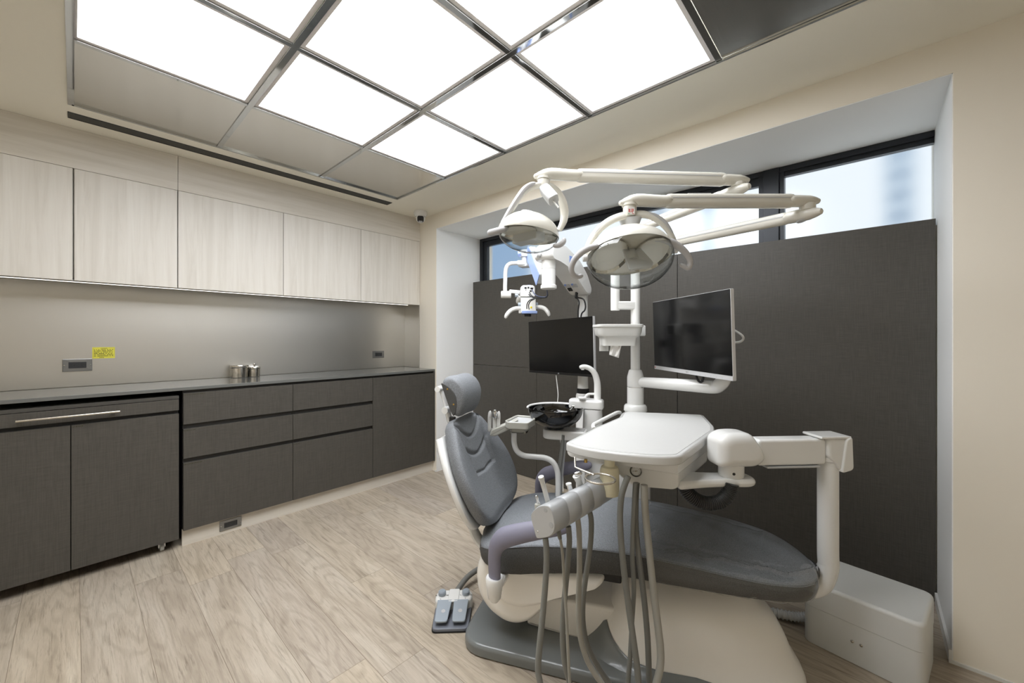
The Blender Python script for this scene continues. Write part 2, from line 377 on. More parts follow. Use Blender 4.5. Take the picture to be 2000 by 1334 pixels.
def obj(name, g, m, parent=None, label=None, sharp=35, sub=0, kind=None):
    """all geometry is written in world coordinates and moved into the parent's frame here"""
    bm = g.bm; bmesh.ops.recalc_face_normals(bm, faces=bm.faces)
    me = bpy.data.meshes.new(name)
    if parent: bm.transform(wm(parent).inverted())
    bm.to_mesh(me); bm.free(); me.materials.append(M[m] if isinstance(m, str) else m)
    for p in me.polygons: p.use_smooth = sharp > 0
    if sharp > 0: me.set_sharp_from_angle(angle=math.radians(sharp))
    o = bpy.data.objects.new(name, me); COL.objects.link(o)
    if parent: o.parent = parent
    if sub:
        sm = o.modifiers.new('s', 'SUBSURF'); sm.levels = sub; sm.render_levels = sub
    if g.flat and sharp > 0:
        wn = o.modifiers.new('n', 'WEIGHTED_NORMAL'); wn.keep_sharp = True; wn.weight = 60
    if label: o['label'] = label
    if kind: o['kind'] = kind
    return o
def thing(name, label, cat, loc=(0, 0, 0), group=None, rz=0):
    o = bpy.data.objects.new(name, None); COL.objects.link(o); o.location = loc; o.rotation_euler = (0, 0, rz); o.empty_display_size = .05
    o['label'] = label; o['category'] = cat
    if group: o['group'] = group
    return o
def tag(o, label, cat, group=None):
    o['label'] = label; o['category'] = cat
    if group: o['group'] = group
    return o
def text(s, size, o, ux, uy, m, parent, name='print', depth=.0004):
    """raised lettering lying in the plane (ux, uy), centred at o"""
    cu = bpy.data.curves.new(name, 'FONT'); cu.body = s; cu.size = size; cu.align_x = 'CENTER'; cu.align_y = 'CENTER'; cu.extrude = depth; cu.resolution_u = 3
    t = bpy.data.objects.new(name, cu); COL.objects.link(t); bpy.context.view_layer.update()
    me = bpy.data.meshes.new_from_object(t); bpy.data.objects.remove(t); bpy.data.curves.remove(cu)
    ux, uy = V(ux).normalized(), V(uy).normalized(); uz = ux.cross(uy)
    g = G(); g.bm.from_mesh(me); bpy.data.meshes.remove(me)
    R = Matrix((ux, uy, uz)).transposed()
    for v in g.bm.verts: v.co = R @ v.co + V(o)
    return obj(name, g, m, parent, sharp=0)
# ------------------------------------------------------------------ the room
XW, XP, XG = 2.264, 2.72, 2.815
YB, YD, YC = 3.53, 3.259, 3.021
ZC, ZR, ZP = 2.404, 2.266, 1.812
XL, YF = -1.3, -1.8
RY0, RY1 = -.233, 3.003
K = 'structure'
obj('floor', G().ab((XL - .1, YF - .1, -.08), (3.0, YB + .1, 0)), 'floor', kind=K)
g = G(); CX0, CX1, CY0, CY1 = -.022, 1.816, -.735, 2.939
for a, b in [((XL - .1, YF - .1), (CX0, YB + .1)), ((CX1, YF - .1), (XW + .05, YB + .1)), ((CX0, YF - .1), (CX1, CY0)), ((CX0, CY1), (CX1, YB + .1))]:
    g.ab((*a, ZC), (*b, ZC + .16))
g.ab((XL - .1, YF - .1, ZC + .16), (XW + .05, YB + .1, ZC + .2)); obj('ceiling', g, 'ceil', kind=K)
g = G(); g.ab((XW, RY1, 0), (3.0, YB + .1, ZC)); g.ab((XW, YF - .1, 0), (3.0, RY0, ZC)); g.ab((XW, RY0, ZR), (3.0, RY1, ZC)); g.ab((XP + .02, RY0, 0), (3.0, RY1, ZP - .03))
obj('wall_right', g, 'wall', kind=K)
obj('wall_back', G().ab((XL - .1, YB, 0), (XW, YB + .1, ZC)), 'wall', kind=K)
obj('wall_left', G().ab((XL - .1, YF - .1, 0), (XL, YB, ZC)), 'wall', kind=K)
obj('wall_front', G().ab((XL, YF - .1, 0), (XW, YF, ZC)), 'wall', kind=K)
# white lining of the window recess and the skirting at its foot
g = G(); g.ab((XW + .002, RY0, 0), (XG + .04, RY0 + .003, ZR)); g.ab((XW + .002, RY1 - .003, 0), (XG + .04, RY1, ZR)); g.ab((XW + .002, RY0, ZR - .003), (XG + .04, RY1, ZR))
obj('trim_1', g, 'reveal', kind=K)
g = G(); g.ab((XW - .004, RY0 + .003, 0), (XP, RY0 + .012, .05)); g.ab((XW - .006, YF, 0), (XW, RY0 + .012, .012)); g.ab((XW - .006, RY1 - .01, 0), (XW, YC, .012))
obj('baseboard_right', g, 'matt', kind=K)
# dark linen panelling below the window, with its open joints
ya = PX(1048, 800, XP).y; yb = PX(1323, 700, XP).y; zs = PX(922, 711, XP).z
GAP = .0018; n = 2
for y0, y1, cuts in [(RY0 + .006, yb, [0.004, ZP]), (yb, ya, [0.004, ZP]), (ya, RY1 - .004, [0.004, zs, ZP])]:
    for z0, z1 in zip(cuts, cuts[1:]):
        obj('trim_%d' % n, G().ab((XP, y0 + GAP, z0 + GAP), (XP + .018, y1 - GAP, z1 - GAP), .0012), 'linen', kind=K); n += 1
# window
win = obj('window_1', G().ab((XG, RY0 + .004, 1.76), (XG + .07, RY1 - .004, 1.80)).ab((XG, RY0 + .004, ZR - .035), (XG + .07, RY1 - .004, ZR - .004)).ab((XG, RY1 - .045, 1.8), (XG + .07, RY1 - .004, ZR - .035)), 'frame', kind=K)
obj('mullion', G().ab((XG - .012, .405, 1.78), (XG + .06, .487, ZR - .006), .003).ab((XG + .004, .382, 1.8), (XG + .06, .405, ZR - .03)).ab((XG + .006, .487, 1.8), (XG + .06, .512, ZR - .03)), 'frame', win)
obj('sash', G().ab((XG + .015, .512, ZR - .085), (XG + .05, RY1 - .045, ZR - .035)).ab((XG + .015, RY1 - .095, 1.8), (XG + .05, RY1 - .045, ZR - .085)), 'frame', win)
obj('sash', G().ab((XG + .015, RY0 + .004, ZR - .06), (XG + .05, .39, ZR - .035)), 'frame', win)
obj('pane', G().ab((XG + .028, .51, 1.79), (XG + .034, RY1 - .09, ZR - .08)), 'pane', win)
obj('pane', G().ab((XG + .028, RY0 + .004, 1.79), (XG + .034, .384, ZR - .05)), 'pane', win)
# the blocks across the street, seen blurred through the frosted panes
def tower(u, dist, w, label, fl):
    d = ray(u, V0); d.z = 0; d.normalize(); c = CAM + d * dist; c.z = 0; a = math.atan2(d.y, d.x)
    t = thing('office_block', label, 'building', c, 'blocks across the street', a)
    def q(x, y, z): return c + d * x + V((-d.y, d.x, 0)) * y + UP * z
    R = Matrix.Rotation(a, 3, 'Z')
    obj('wall', G().box(q(.5, 0, 8), (1, w, 22), R=R), 'tower', t)
    for k in range(14):
        obj('window', G().box(q(-.01, 0, 1.2 + k * fl), (.06, w * .62, fl * .45), R=R), 'towerw', t)
tower(1757, 14, .62, 'narrow pale block blurred behind the right hand frosted pane', .52)
tower(1383, 16, .5, 'narrow pale block blurred behind the frosted pane, between the two lamp arms', .6)
tower(1287, 18, .5, 'faint block blurred behind the frosted pane above the larger lamp', .6)
t = thing('neighbour_house', 'blue grey building blurred behind the far left end of the window', 'building', (9, 10.2, 0))
obj('wall', G().box((9.2, 10.4, 4), (3.2, 4.2, 12), .75), mat('blue grey cladding', (150, 176, 204), .8), t)

# ------------------------------------------------------------------ luminous ceiling
BX = [CX0, .590, 1.195, CX1]; BY = [-.735, -.134, .471, 1.090, 1.70, 2.302, CY1]
t = thing('ceiling_grid', 'polished steel strips that divide the luminous ceiling into squares', 'ceiling grid', (.9, 1.1, ZC))
for x in BX[1:3]: obj('strip', G().ab((x - .012, CY0 + .012, ZC - .001), (x + .012, CY1 - .012, ZC + .012), .001), 'mirror', t)
for y in BY[1:-1]:
    for x0, x1 in zip(BX, BX[1:]):
        obj('strip', G().ab((x0 + .0125, y - .0115, ZC), (x1 - .0125, y + .0115, ZC + .011), .001), 'mirror', t)
e = G(); w = .014
e.ab((CX0, CY0, ZC - .004), (CX0 + w + .008, CY1, ZC + .004)).ab((CX0, CY0, ZC + .004), (CX0 + w, CY1, ZC + .02)); e.ab((CX1 - w * .7, CY0, ZC - .004), (CX1, CY1, ZC + .02)); e.ab((CX0 + w, CY1 - w, ZC - .004), (CX1 - w * .7, CY1, ZC + .02)); e.ab((CX0 + w, CY0, ZC - .004), (CX1 - w * .7, CY0 + w, ZC + .02))
obj('edge_trim', e, 'mirror', t)
ROW = {1: 'nearest the camera', 2: 'second row from the near end', 3: 'middle row', 4: 'row next to the wall cabinets'}
CL = ['left column beside the plain ceiling', 'middle column', 'right column on the window side']
def light_panel(x0, x1, y0, y1, label):
    t = thing('ceiling_light_panel', label, 'ceiling light', ((x0 + x1) / 2, (y0 + y1) / 2, ZC), 'lit square ceiling panels')
    a, b, c, d = x0 + .013, x1 - .013, y0 + .0125, y1 - .0125; f = .017; z0, z1 = ZC + .006, ZC + .03
    obj('panel_frame', G().ab((a, c, z0), (b, c + f, z1)).ab((a, d - f, z0), (b, d, z1)).ab((a, c + f, z0), (a + f, d - f, z1)).ab((b - f, c + f, z0), (b, d - f, z1)), 'alu', t)
    obj('diffuser', G().ab((a + f, c + f, z0 + .003), (b - f, d - f, z0 + .008)), 'led', t)
def infill(x0, x1, y0, y1, label):
    o = obj('ceiling_infill_panel', G().ab((x0 + .0128, y0 + .0128, ZC + .005), (x1 - .0128, y1 - .0128, ZC + .009)), 'steelc')
    tag(o, label, 'ceiling panel', 'plain steel ceiling panels')
rows = [(5, 'next to the wall cabinets'), (4, None), (3, None), (2, None), (1, 'at the near end')]
for i in range(3):
    infill(BX[i], BX[i + 1], BY[5], BY[6], ['steel ceiling infill panel above the wall cabinets, leftmost and largest in view', 'steel ceiling infill panel above the wall cabinets, middle one of its row', 'steel ceiling infill panel nearest the small security camera'][i])
    light_panel(BX[i], BX[i + 1], BY[4], BY[5], ['lit ceiling square at the far left, beside the leftmost steel infill', 'lit ceiling square beside the middle steel infill panel', 'lit ceiling square in the far corner nearest the security camera'][i])
    light_panel(BX[i], BX[i + 1], BY[3], BY[4], ['lit ceiling square cut by the top of the picture, left of the widest strip', 'lit ceiling square in the very centre of the luminous ceiling', 'lit ceiling square on the window side, second from the far corner'][i])
    light_panel(BX[i], BX[i + 1], BY[2], BY[3], ['lit ceiling square over the camera position, beyond the top left of the view', 'lit ceiling square cut by the top of the picture, middle column', 'lit ceiling square on the window side beside the dark steel infill'][i])
    if i == 2: infill(BX[i], BX[i + 1], BY[1], BY[2], 'dark steel ceiling infill panel at the top right, past the last lit square')
    else: infill(BX[i], BX[i + 1], BY[1], BY[2], 'steel ceiling infill panel at the near end, ' + CL[i])
    infill(BX[i], BX[i + 1], BY[0], BY[1], 'steel ceiling infill panel in the last row behind the camera, ' + CL[i])
# linear air outlet
t = thing('air_vent', 'long slim grey slotted air vent in the ceiling above the wall cabinets', 'air vent', (.9, 3.078, ZC))
x0, x1, y0, y1 = -.023, 1.827, 3.037, 3.12
obj('vent_frame', G().ab((x0, y0, ZC - .003), (x1, y0 + .004, ZC + .03)).ab((x0, y1 - .004, ZC - .003), (x1, y1, ZC + .03)).ab((x0, y0 + .004, ZC - .003), (x0 + .004, y1 - .004, ZC + .03)).ab((x1 - .004, y0 + .004, ZC - .003), (x1, y1 - .004, ZC + .03)), 'black', t)
g = G()
for k in range(10): g.box(((x0 + x1) / 2, y0 + .009 + k * .0073, ZC + .003), (x1 - x0 - .01, .0048, .010), R=Matrix.Rotation(.35, 3, 'X'))
obj('slats', g, 'vent', t)
# security camera
c = V((2.13, 3.06, ZC)); t = thing('security_camera', 'small white eyeball security camera on the ceiling in the far corner', 'camera', c)
obj('ceiling_base', G().lathe([(.058, 0), (.060, -.006), (.059, -.03), (.050, -.046), (.030, -.05)], c), 'white', t)
look = (CAM - c).normalized(); look.z -= .25; look.normalize(); bc = c - UP * .062
bd = G(); bd.lathe([(.003, -.042), (.02, -.038), (.034, -.026), (.042, 0), (.041, .014), (.038, .024), (.036, .026)], bc, look); obj('eyeball', bd, 'white', t)
sx = look.cross(UP).normalized(); sy = sx.cross(look)
lens = obj('camera_face', G().slab(rect(.058, .058, .018), bc + look * .024, sx, sy, look, .006, .003), 'black', t)
obj('led_window', G().slab(rect(.034, .009, .003), bc + look * .03 - sy * .02, sx, sy, look, .0015), 'lgrey', lens)
obj('objective', G().lathe([(.011, 0), (.010, .002), (.002, .004)], bc + look * .03 + sy * .006, look), 'screen', lens)

# ------------------------------------------------------------------ wall cabinets
UX = [-.46, -.003, .442, 1.051, 1.659, XW - .004]; UZ0, UZ1 = 1.565, 2.184
UL = ['pale wood wall cabinet cut off by the left edge of the picture', 'pale wood wall cabinet above the double socket with the yellow notice', 'pale wood wall cabinet, third from the left, above the steel jars', 'pale wood wall cabinet, second from the window wall', 'pale wood wall cabinet in the corner below the security camera']
for i in range(5):
    a, b = UX[i], UX[i + 1]; t = thing('wall_cabinet', UL[i], 'cabinet', ((a + b) / 2, 3.4, UZ0), 'pale wall cabinets')
    obj('carcass', G().ab((a + .001, YD + .022, UZ0 + .012), (b - .001, YB - .002, UZ1)), 'pale', t)
    obj('door', G().ab((a + (.0035 if i < 2 else .0015), YD, UZ0), (b - (.0035 if i < 2 else .0015), YD + .019, UZ1 - .002), .0008), 'pale', t)
obj('trim_11', G().ab((UX[0], YD, UZ1), (.442 - .001, YD + .02, ZC - .001)), 'palex', kind=K)
obj('trim_12', G().ab((.442 + .001, YD, UZ1), (XW - .001, YD + .02, ZC - .001)), 'palex', kind=K)
t = thing('under_cabinet_light', 'slim lit strip light under the pale wall cabinets', 'strip light', (.85, 3.29, UZ0))
obj('channel', G().ab((UX[0], YD + .0245, UZ0 - .004), (2.16, YD + .045, UZ0 + .008)), 'lgrey', t)
obj('diffuser', G().ab((UX[0] + .002, YD + .033, UZ0 - .0062), (2.15, YD + .0415, UZ0 - .0045)), 'strip', t)
t = thing('backsplash', 'brushed steel sheet behind the worktop', 'backsplash', (.9, 3.528, .957))
obj('sheet', G().ab((UX[0], YB - .006, .957), (XW - .007, YB - .001, UZ0 + .01)), 'steel', t)
obj('return', G().ab((XW - .006, YD + .006, .957), (XW - .001, YB - .007, UZ0 - .002)), 'steel', t)

# ------------------------------------------------------------------ worktop and base units
ZT = .955
tag(obj('worktop', G().ab((-.46, 3.019, ZT - .019), (XW - .001, YB - .001, ZT), .0015), 'top'), 'long dark grey polished worktop along the cabinet wall', 'worktop')
obj('baseboard_back', G().ab((.433, 3.058, 0), (XW - .001, 3.074, .101)), 'palex', kind=K)
def yx(u, y=YC): r = ray(u, V0); return y * r.x / r.y
def yz(u, v, y=YC): return PY(u, v, y).z
BXS = [.433, yx(572.1), yx(728.2), yx(847)]
levels = [(.733, .918), (.530, .705), (.102, .504)]
DL = ['dark linen drawer unit beside the castor trolley', 'dark linen drawer unit between the other drawer unit and the door cabinet']
def prints(parent, x, z, n, m='ink', h=.0055, seed=0):
    """tiny printed tape: a row of dark character blocks"""
    rnd = random.Random(seed); g = G(); xx = x
    for k in range(n):
        w = rnd.uniform(.003, .006); hh = h * rnd.uniform(.6, 1); g.ab((xx, YC - .0006, z - hh / 2), (xx + w, YC + .0005, z + hh / 2)); xx += w + rnd.uniform(.001, .0035)
    return obj('label_print', g, m, parent)
for i in range(2):
    a, b = BXS[i], BXS[i + 1]; t = thing('drawer_unit', DL[i], 'drawer unit', ((a + b) / 2, 3.25, .1), 'dark base units')
    obj('carcass', G().ab((a + .0005, YC + .03, .102), (b - .0005, YB - .01, ZT - .0195)), 'dark', t)
    obj('grip_rail', G().ab((a + .001, YC + .019, .912), (b - .001, YC + .029, ZT - .02)).ab((a + .001, YC + .019, .69), (b - .001, YC + .029, .74)).ab((a + .001, YC + .019, .49), (b - .001, YC + .029, .54)), 'grip', t)
    for k, (z0, z1) in enumerate(levels):
        d = obj('drawer_front', G().ab((a + .0015, YC, z0), (b - .0015, YC + .0185, z1), .0008), 'linen', t)
        if i == 0: prints(d, a + .006, z1 - .009, [14, 8, 13][k], seed=k)
        elif k == 2: prints(d, a + .006, z1 - .009, 6, seed=9)
a, b = BXS[2], BXS[3]; t = thing('base_cabinet', 'dark linen base cabinet with one door, against the window wall', 'cabinet', ((a + b) / 2, 3.25, .1), 'dark base units')
obj('carcass', G().ab((a + .0005, YC + .03, .102), (b - .0005, YB - .01, ZT - .0195)), 'dark', t)
obj('grip_rail', G().ab((a + .001, YC + .019, .912), (b - .001, YC + .029, ZT - .02)), 'grip', t)
obj('door', G().ab((a + .0015, YC, .102), (b - .0015, YC + .0185, .918), .0008), 'linen', t)
obj('end_panel', G().ab((b, YC - .002, .1), (XW - .0015, YB - .01, ZT - .0195)), 'linen_edge', t)
# trolley on castors
ta, tb, tm = -.44, .415, -.0115; t = thing('castor_trolley', 'dark linen trolley cabinet on castors with a steel bar handle', 'trolley', (0, 3.25, 0))
obj('body', G().ab((ta + .002, YC + .021, .063), (tb - .002, YB - .06, .886)), 'dark', t)
obj('top_board', G().ab((ta, YC + .004, .889), (tb, YB - .06, .907), .001), 'linen_edge', t)
dr = obj('drawer_front', G().ab((ta + .001, YC, .822), (tb - .001, YC + .0185, .8865), .0008), 'linen', t)
hx0, hx1, hz = -.186, .165, .853
hd = obj('handle', G().tube([(hx0, YC - .03, hz), (hx1, YC - .03, hz)], .006, 14, 1).cyl((hx0 + .02, YC - .03, hz), (hx0 + .02, YC + .001, hz), .0045).cyl((hx1 - .02, YC - .03, hz), (hx1 - .02, YC + .001, hz), .0045), 'bar', dr, 'satin steel bar handle')
d1 = obj('door', G().ab((ta + .001, YC, .063), (tm - .0018, YC + .0185, .802), .0008), 'linen', t)
d2 = obj('door', G().ab((tm + .0018, YC, .063), (tb - .001, YC + .0185, .802), .0008), 'linen', t); prints(d2, tm + .006, .793, 6, seed=4)
def castor(x, y):
    c = V((x, y, 0)); w = obj('castor', G().ab((x - .02, y - .02, .056), (x + .02, y + .02, .0625)).ab((x - .016, y - .004, .02), (x - .011, y + .012, .056)).ab((x + .011, y - .004, .02), (x + .016, y + .012, .056)), 'chrome', t)
    obj('wheel', G().cyl((x - .009, y, .0225), (x + .009, y, .0225), .022, bev=.003), 'clear', w)
for x, y in [(.345, 3.085), (.345, 3.40), (-.36, 3.085), (-.36, 3.40)]: castor(x, y)

# ------------------------------------------------------------------ sockets, notice, jars
def outlet(c, ux, n, w, h, label, dep=.010):
    c, ux, n = V(c), V(ux), V(n); uy = n.cross(ux)
    t = thing('power_outlet', label, 'socket', c, 'double power sockets')
    obj('cover_plate', G().slab(rect(w, h, .001, 1), c, ux, uy, n, dep, .002, 2, .003), 'plate', t)
    ins = obj('socket_insert', G().slab(rect(w * .6, h * .5, .002), c + n * dep, ux, uy, n, .0015, .0004), 'socket', t)
    for sx in (-1, 1):
        f = c + ux * sx * w * .18 + n * (dep + .0015); g = G()
        for q in (-.004, .004): g.box(f + uy * q * 1.1 - ux * .004, (.010, .0022, .0008), R=Matrix((ux, uy, n)).transposed())
        g.box(f + ux * .009, (.004, .004, .0008), R=Matrix((ux, uy, n)).transposed())
        obj('slot', g, 'black', ins)
        obj('screw', G().lathe([(.0032, 0), (.0028, .0012), (.0005, .0016)], c + ux * sx * w * .435 + n * dep, n, 12), 'chrome', t)
outlet((.0135, YB - .0064, 1.085), (1, 0, 0), (0, -1, 0), .121, .073, 'steel double socket on the backsplash beside the yellow notice')
outlet((1.967, YB - .0064, 1.087), (1, 0, 0), (0, -1, 0), .118, .068, 'steel double socket on the backsplash near the window wall')
outlet((.676, 3.058, .0515), (1, 0, 0), (0, -1, 0), .118, .064, 'steel double socket low in the pale plinth under the drawers', .006)
t = thing('notice_sticker', 'yellow printed notice stuck to the backsplash above the left socket', 'sticker', (.122, YB - .0065, 1.155))
sa, sb, s0, s1 = .074, .172, 1.121, 1.190; ys = YB - .0066
obj('sheet', G().ab((sa, ys, s0), (sb, ys + .0005, s1)), 'yellow', t)
g = G(); rnd = random.Random(3)
for k in range(6):
    z = s1 - .0155 - k * .0077; x = sa + .007
    while x < sb - .01:
        w = rnd.uniform(.003, .0085); g.ab((x, ys - .0003, z - .0017), (min(x + w, sb - .008), ys, z + .0019)); x += w + rnd.choice([.0008, .001, .005])
for z, x0, x1 in [(s1 - .0072, .036, .064), (s0 + .005, .03, .05)]:
    x = sa + x0
    while x < sa + x1: g.ab((x, ys - .0003, z - .0016), (x + .003, ys, z + .0016)); x += .0042
for a_, b_ in [((sa + .003, s0 + .0085), (sb - .003, s0 + .009)), ((sa + .003, s1 - .0045), (sa + .03, s1 - .004)), ((sa + .068, s1 - .0045), (sb - .003, s1 - .004)), ((sa + .003, s0 + .0085), (sa + .0035, s1 - .004)), ((sb - .0035, s0 + .0085), (sb - .003, s1 - .004))]:
    g.ab((a_[0], ys - .0003, a_[1]), (b_[0], ys, b_[1]))
obj('print', g, 'ink', t)
c = V((.818, 3.462, ZT)); t = thing('steel_jar', 'wider polished steel jar with a flat lid on the worktop', 'jar', c)
obj('body', G().lathe([(.054, 0), (.0565, .003), (.0565, .071), (.054, .072)], c, n=48), 'canister', t)
obj('lid', G().lathe([(.0585, .072), (.0595, .074), (.0595, .088), (.057, .092), (.03, .0935), (.001, .094)], c, n=48), 'canister', t)
c = V((.913, 3.452, ZT)); t = thing('steel_jar', 'narrower polished steel jar with a knobbed lid, right of the wide one', 'jar', c)
obj('body', G().lathe([(.034, 0), (.0365, .003), (.0365, .058), (.034, .059)], c, n=48), 'canister', t)
ld = obj('lid', G().lathe([(.0385, .059), (.0392, .061), (.0392, .070), (.036, .075), (.02, .081), (.001, .083)], c, n=48), 'canister', t)
obj('knob', G().lathe([(.004, .081), (.004, .086), (.0085, .089), (.0095, .093), (.007, .098), (.001, .1)], c, n=24), 'canister', ld)
# ------------------------------------------------------------------ dental chair
def cr(tab, x):
    """Catmull-Rom through a table of (x, y)"""
    if x <= tab[0][0]: return tab[0][1]
    if x >= tab[-1][0]: return tab[-1][1]
    for i in range(len(tab) - 1):
        if tab[i][0] <= x <= tab[i + 1][0]:
            x0, y0 = tab[i]; x1, y1 = tab[i + 1]; h = x1 - x0; t = (x - x0) / h
            m0 = (y1 - tab[i - 1][1]) / (x1 - tab[i - 1][0]) if i else (y1 - y0) / h
            m1 = (tab[i + 2][1] - y0) / (tab[i + 2][0] - x0) if i + 2 < len(tab) else (y1 - y0) / h
            return (2 * t**3 - 3 * t * t + 1) * y0 + (t**3 - 2 * t * t + t) * h * m0 + (3 * t * t - 2 * t**3) * y1 + (t**3 - t * t) * h * m1
chair = thing('dental_chair', 'grey upholstered dental patient chair on a slate grey base plate', 'dental chair', CO, rz=CA)
HW = [(-.062, .16), (-.05, .215), (-.02, .262), (.05, .285), (.2, .268), (.4, .26), (.65, .258), (.85, .252), (.97, .237), (1.06, .208), (1.12, .165), (1.16, .105), (1.176, .05)]
ZT_ = [(-.062, .415), (0, .428), (.1, .452), (.3, .476), (.5, .486), (.65, .481), (.85, .462), (1.0, .445), (1.10, .434), (1.176, .418)]
ZB = [(-.062, .372), (0, .35), (.1, .336), (.2, .348), (.45, .386), (.66, .388), (.88, .384), (1.04, .376), (1.12, .366), (1.176, .372)]
def seat_ring(s, grow=0, lo=None, n=26, film=False):
    """closed cross section; grow swells it, film leaves the underside open"""
    hw, zt, zb = cr(HW, s) + grow, cr(ZT_, s) + grow, cr(ZB, s) - grow
    dome = .020 * min(1, hw / .2); r = min(.018, hw * .3); pts = []
    for i in range(n + 1):                                        # across the top, near edge to far edge
        a = -1 + 2 * i / n; t = a * (hw - .012)
        groove = .006 * math.exp(-((abs(t) - hw * .62) / .010) ** 2) if .46 < s < 1.06 else (.005 * math.exp(-((abs(t) - hw * .66) / .010) ** 2) if .02 < s <= .46 else 0)
        if grow: groove *= .5
        pts.append((t, zt + dome * (1 - a * a) - groove))
    pts += [(hw - .004, zt - .006), (hw, zt - .016), (hw + .004, zt - (zt - zb) * .5), (hw - .001, zb + .018), (hw - .008, zb + .006), (hw - .022, zb)]
    if not film: pts += [(hw * .5, zb - .002), (0, zb - .002), (-hw * .5, zb - .002)]
    right = [(-hw + .022, zb), (-hw + .008, zb + .006), (-hw + .001, zb + .018), (-hw - .004, zt - (zt - zb) * .5), (-hw, zt - .016), (-hw + .004, zt - .006)]
    return pts, right
def seat_loft(ss, grow=0):
    rings = []
    for s in ss:
        a, b = seat_ring(s, grow); rings.append([W(s, t, z) for t, z in a + b])
    return rings
SS = [-.062, -.055, -.045, -.03, -.01, .02, .06] + [.1 + .04 * k for k in range(25)] + [1.08, 1.10, 1.12, 1.135, 1.15, 1.16, 1.17, 1.176]
rings = seat_loft(SS)
mid = lambda r, q: [p.lerp(sum(r, V()) / len(r), q) for p in r]
e0 = [p - E1 * .012 for p in mid(rings[0], .25)]; e1 = [p + E1 * .008 for p in mid(rings[-1], .35)]
seat = obj('seat_cushion', G().loft([e0] + rings + [e1]), 'fabric', chair, sharp=50)
# darker side band: upholstery border sewn round the cushion
sg = G(); rows = []
for s in SS:
    a, b = seat_ring(s, .0012); rows.append(([W(s, t, z) for t, z in b], [W(s, t, z) for t, z in a[27:33]]))
near = [r[0] for r in rows]; far = [r[1] for r in rows]
sg.loft(near, cap=False, closed=False); sg.loft(far, cap=False, closed=False)
front = [near[-1], *[[near[-1][i].lerp(far[-1][5 - i], q) + E1 * (.020 * math.sin(math.pi * q) ** .5) for i in range(6)] for q in (.15, .3, .5, .7, .85)], [far[-1][5 - i] for i in range(6)]]
sg.loft(front, cap=False, closed=False)
back = [near[0], *[[near[0][i].lerp(far[0][5 - i], q) - E1 * (.018 * math.sin(math.pi * q) ** .5) for i in range(6)] for q in (.15, .3, .5, .7, .85)], [far[0][5 - i] for i in range(6)]]
sg.loft(back, cap=False, closed=False)
obj('border', sg, 'fabricd', seat, 'darker sewn border of the cushion')
def seam_pts(side, ds=.0): return [W(s, side * (cr(HW, s) - .001), cr(ZT_, s) - .007 + ds) for s in SS[3:-3:2]]
obj('seam', G().tube(seam_pts(-1), .0016, 6, 2).tube(seam_pts(1), .0016, 6, 2), 'fabric', seat)
# clear protective film over the foot half
film = G(); rnd = random.Random(5); fr = []
FS = [.60 + .006 * k for k in range(96)]
for k, s in enumerate(FS):
    a, b = seat_ring(min(s, 1.17), .0035, n=90, film=True); hw_ = cr(HW, min(s, 1.17)); ring = b[0:] + a[:]
    ring = [(t, z) for t, z in b] + [(t, z) for t, z in a]
    row = []
    for i, (t, z) in enumerate(ring):
        wv = .0022 * math.sin(s * 31 + t * 23) * math.sin(t * 17 + 1.3 * s) + .0016 * math.sin(s * 83 - t * 40)
        crease = .007 * math.exp(-((s - .93 - (t + .25) * .35) / .012) ** 2)
        zig = .012 * math.sin(s * 9) + .010 * math.asin(math.sin(s * 46)) / 1.57
        ridge = .0075 * math.exp(-((t + hw_ - .050 - zig) / .006) ** 2) * min(1, (s - .60) / .06)
        row.append(W(s, t, z + max(-.0025, wv) + crease + ridge))
    fr.append(row)
film.loft(fr, cap=False, closed=False)
obj('protective_film', film, 'film', chair, 'clear plastic film over the foot half of the seat')
# white carrier under the seat
g = G()
prof = [(-.055, .35), (-.069, .30), (-.070, .25), (-.055, .19), (-.012, .138), (.05, .106), (.10, .104), (.155, .126), (.205, .178), (.245, .238), (.32, .300), (.43, .362), (.43, .385), (.2, .352), (.1, .34), (0, .352)]
pp = rpoly(prof, .05, 4)
g.slab(pp, W(0, -.235, 0), E1, UP, E2, .47, .045, 5, sc=True); shell = obj('seat_carrier', g, 'ivory', chair, sharp=40)
prof2 = rpoly([(.02, .345), (.0, .26), (.04, .20), (.12, .185), (.22, .225), (.45, .352), (.45, .375), (.2, .352)], .05, 4)
obj('carrier_flange', G().slab(prof2, W(0, -.250, 0), E1, UP, E2, .5, .03, 5, sc=True), 'ivory', shell, sharp=40)
obj('latch_block', G().box(W(.45, -.2, .365), (.12, .05, .035), CA, .006), 'black', chair)
obj('under_frame', G().box(W(.74, 0, .366), (.60, .3, .014), CA, .006), 'ivory', chair)
# lift arm
lp = [(.12, .05), (.56, .02), (.56, .19), (.16, .185)]
obj('lift_arm', G().slab(rpoly(lp, .02), W(0, -.13, .0), E1, UP, E2, .26, .015), 'ivory', chair)
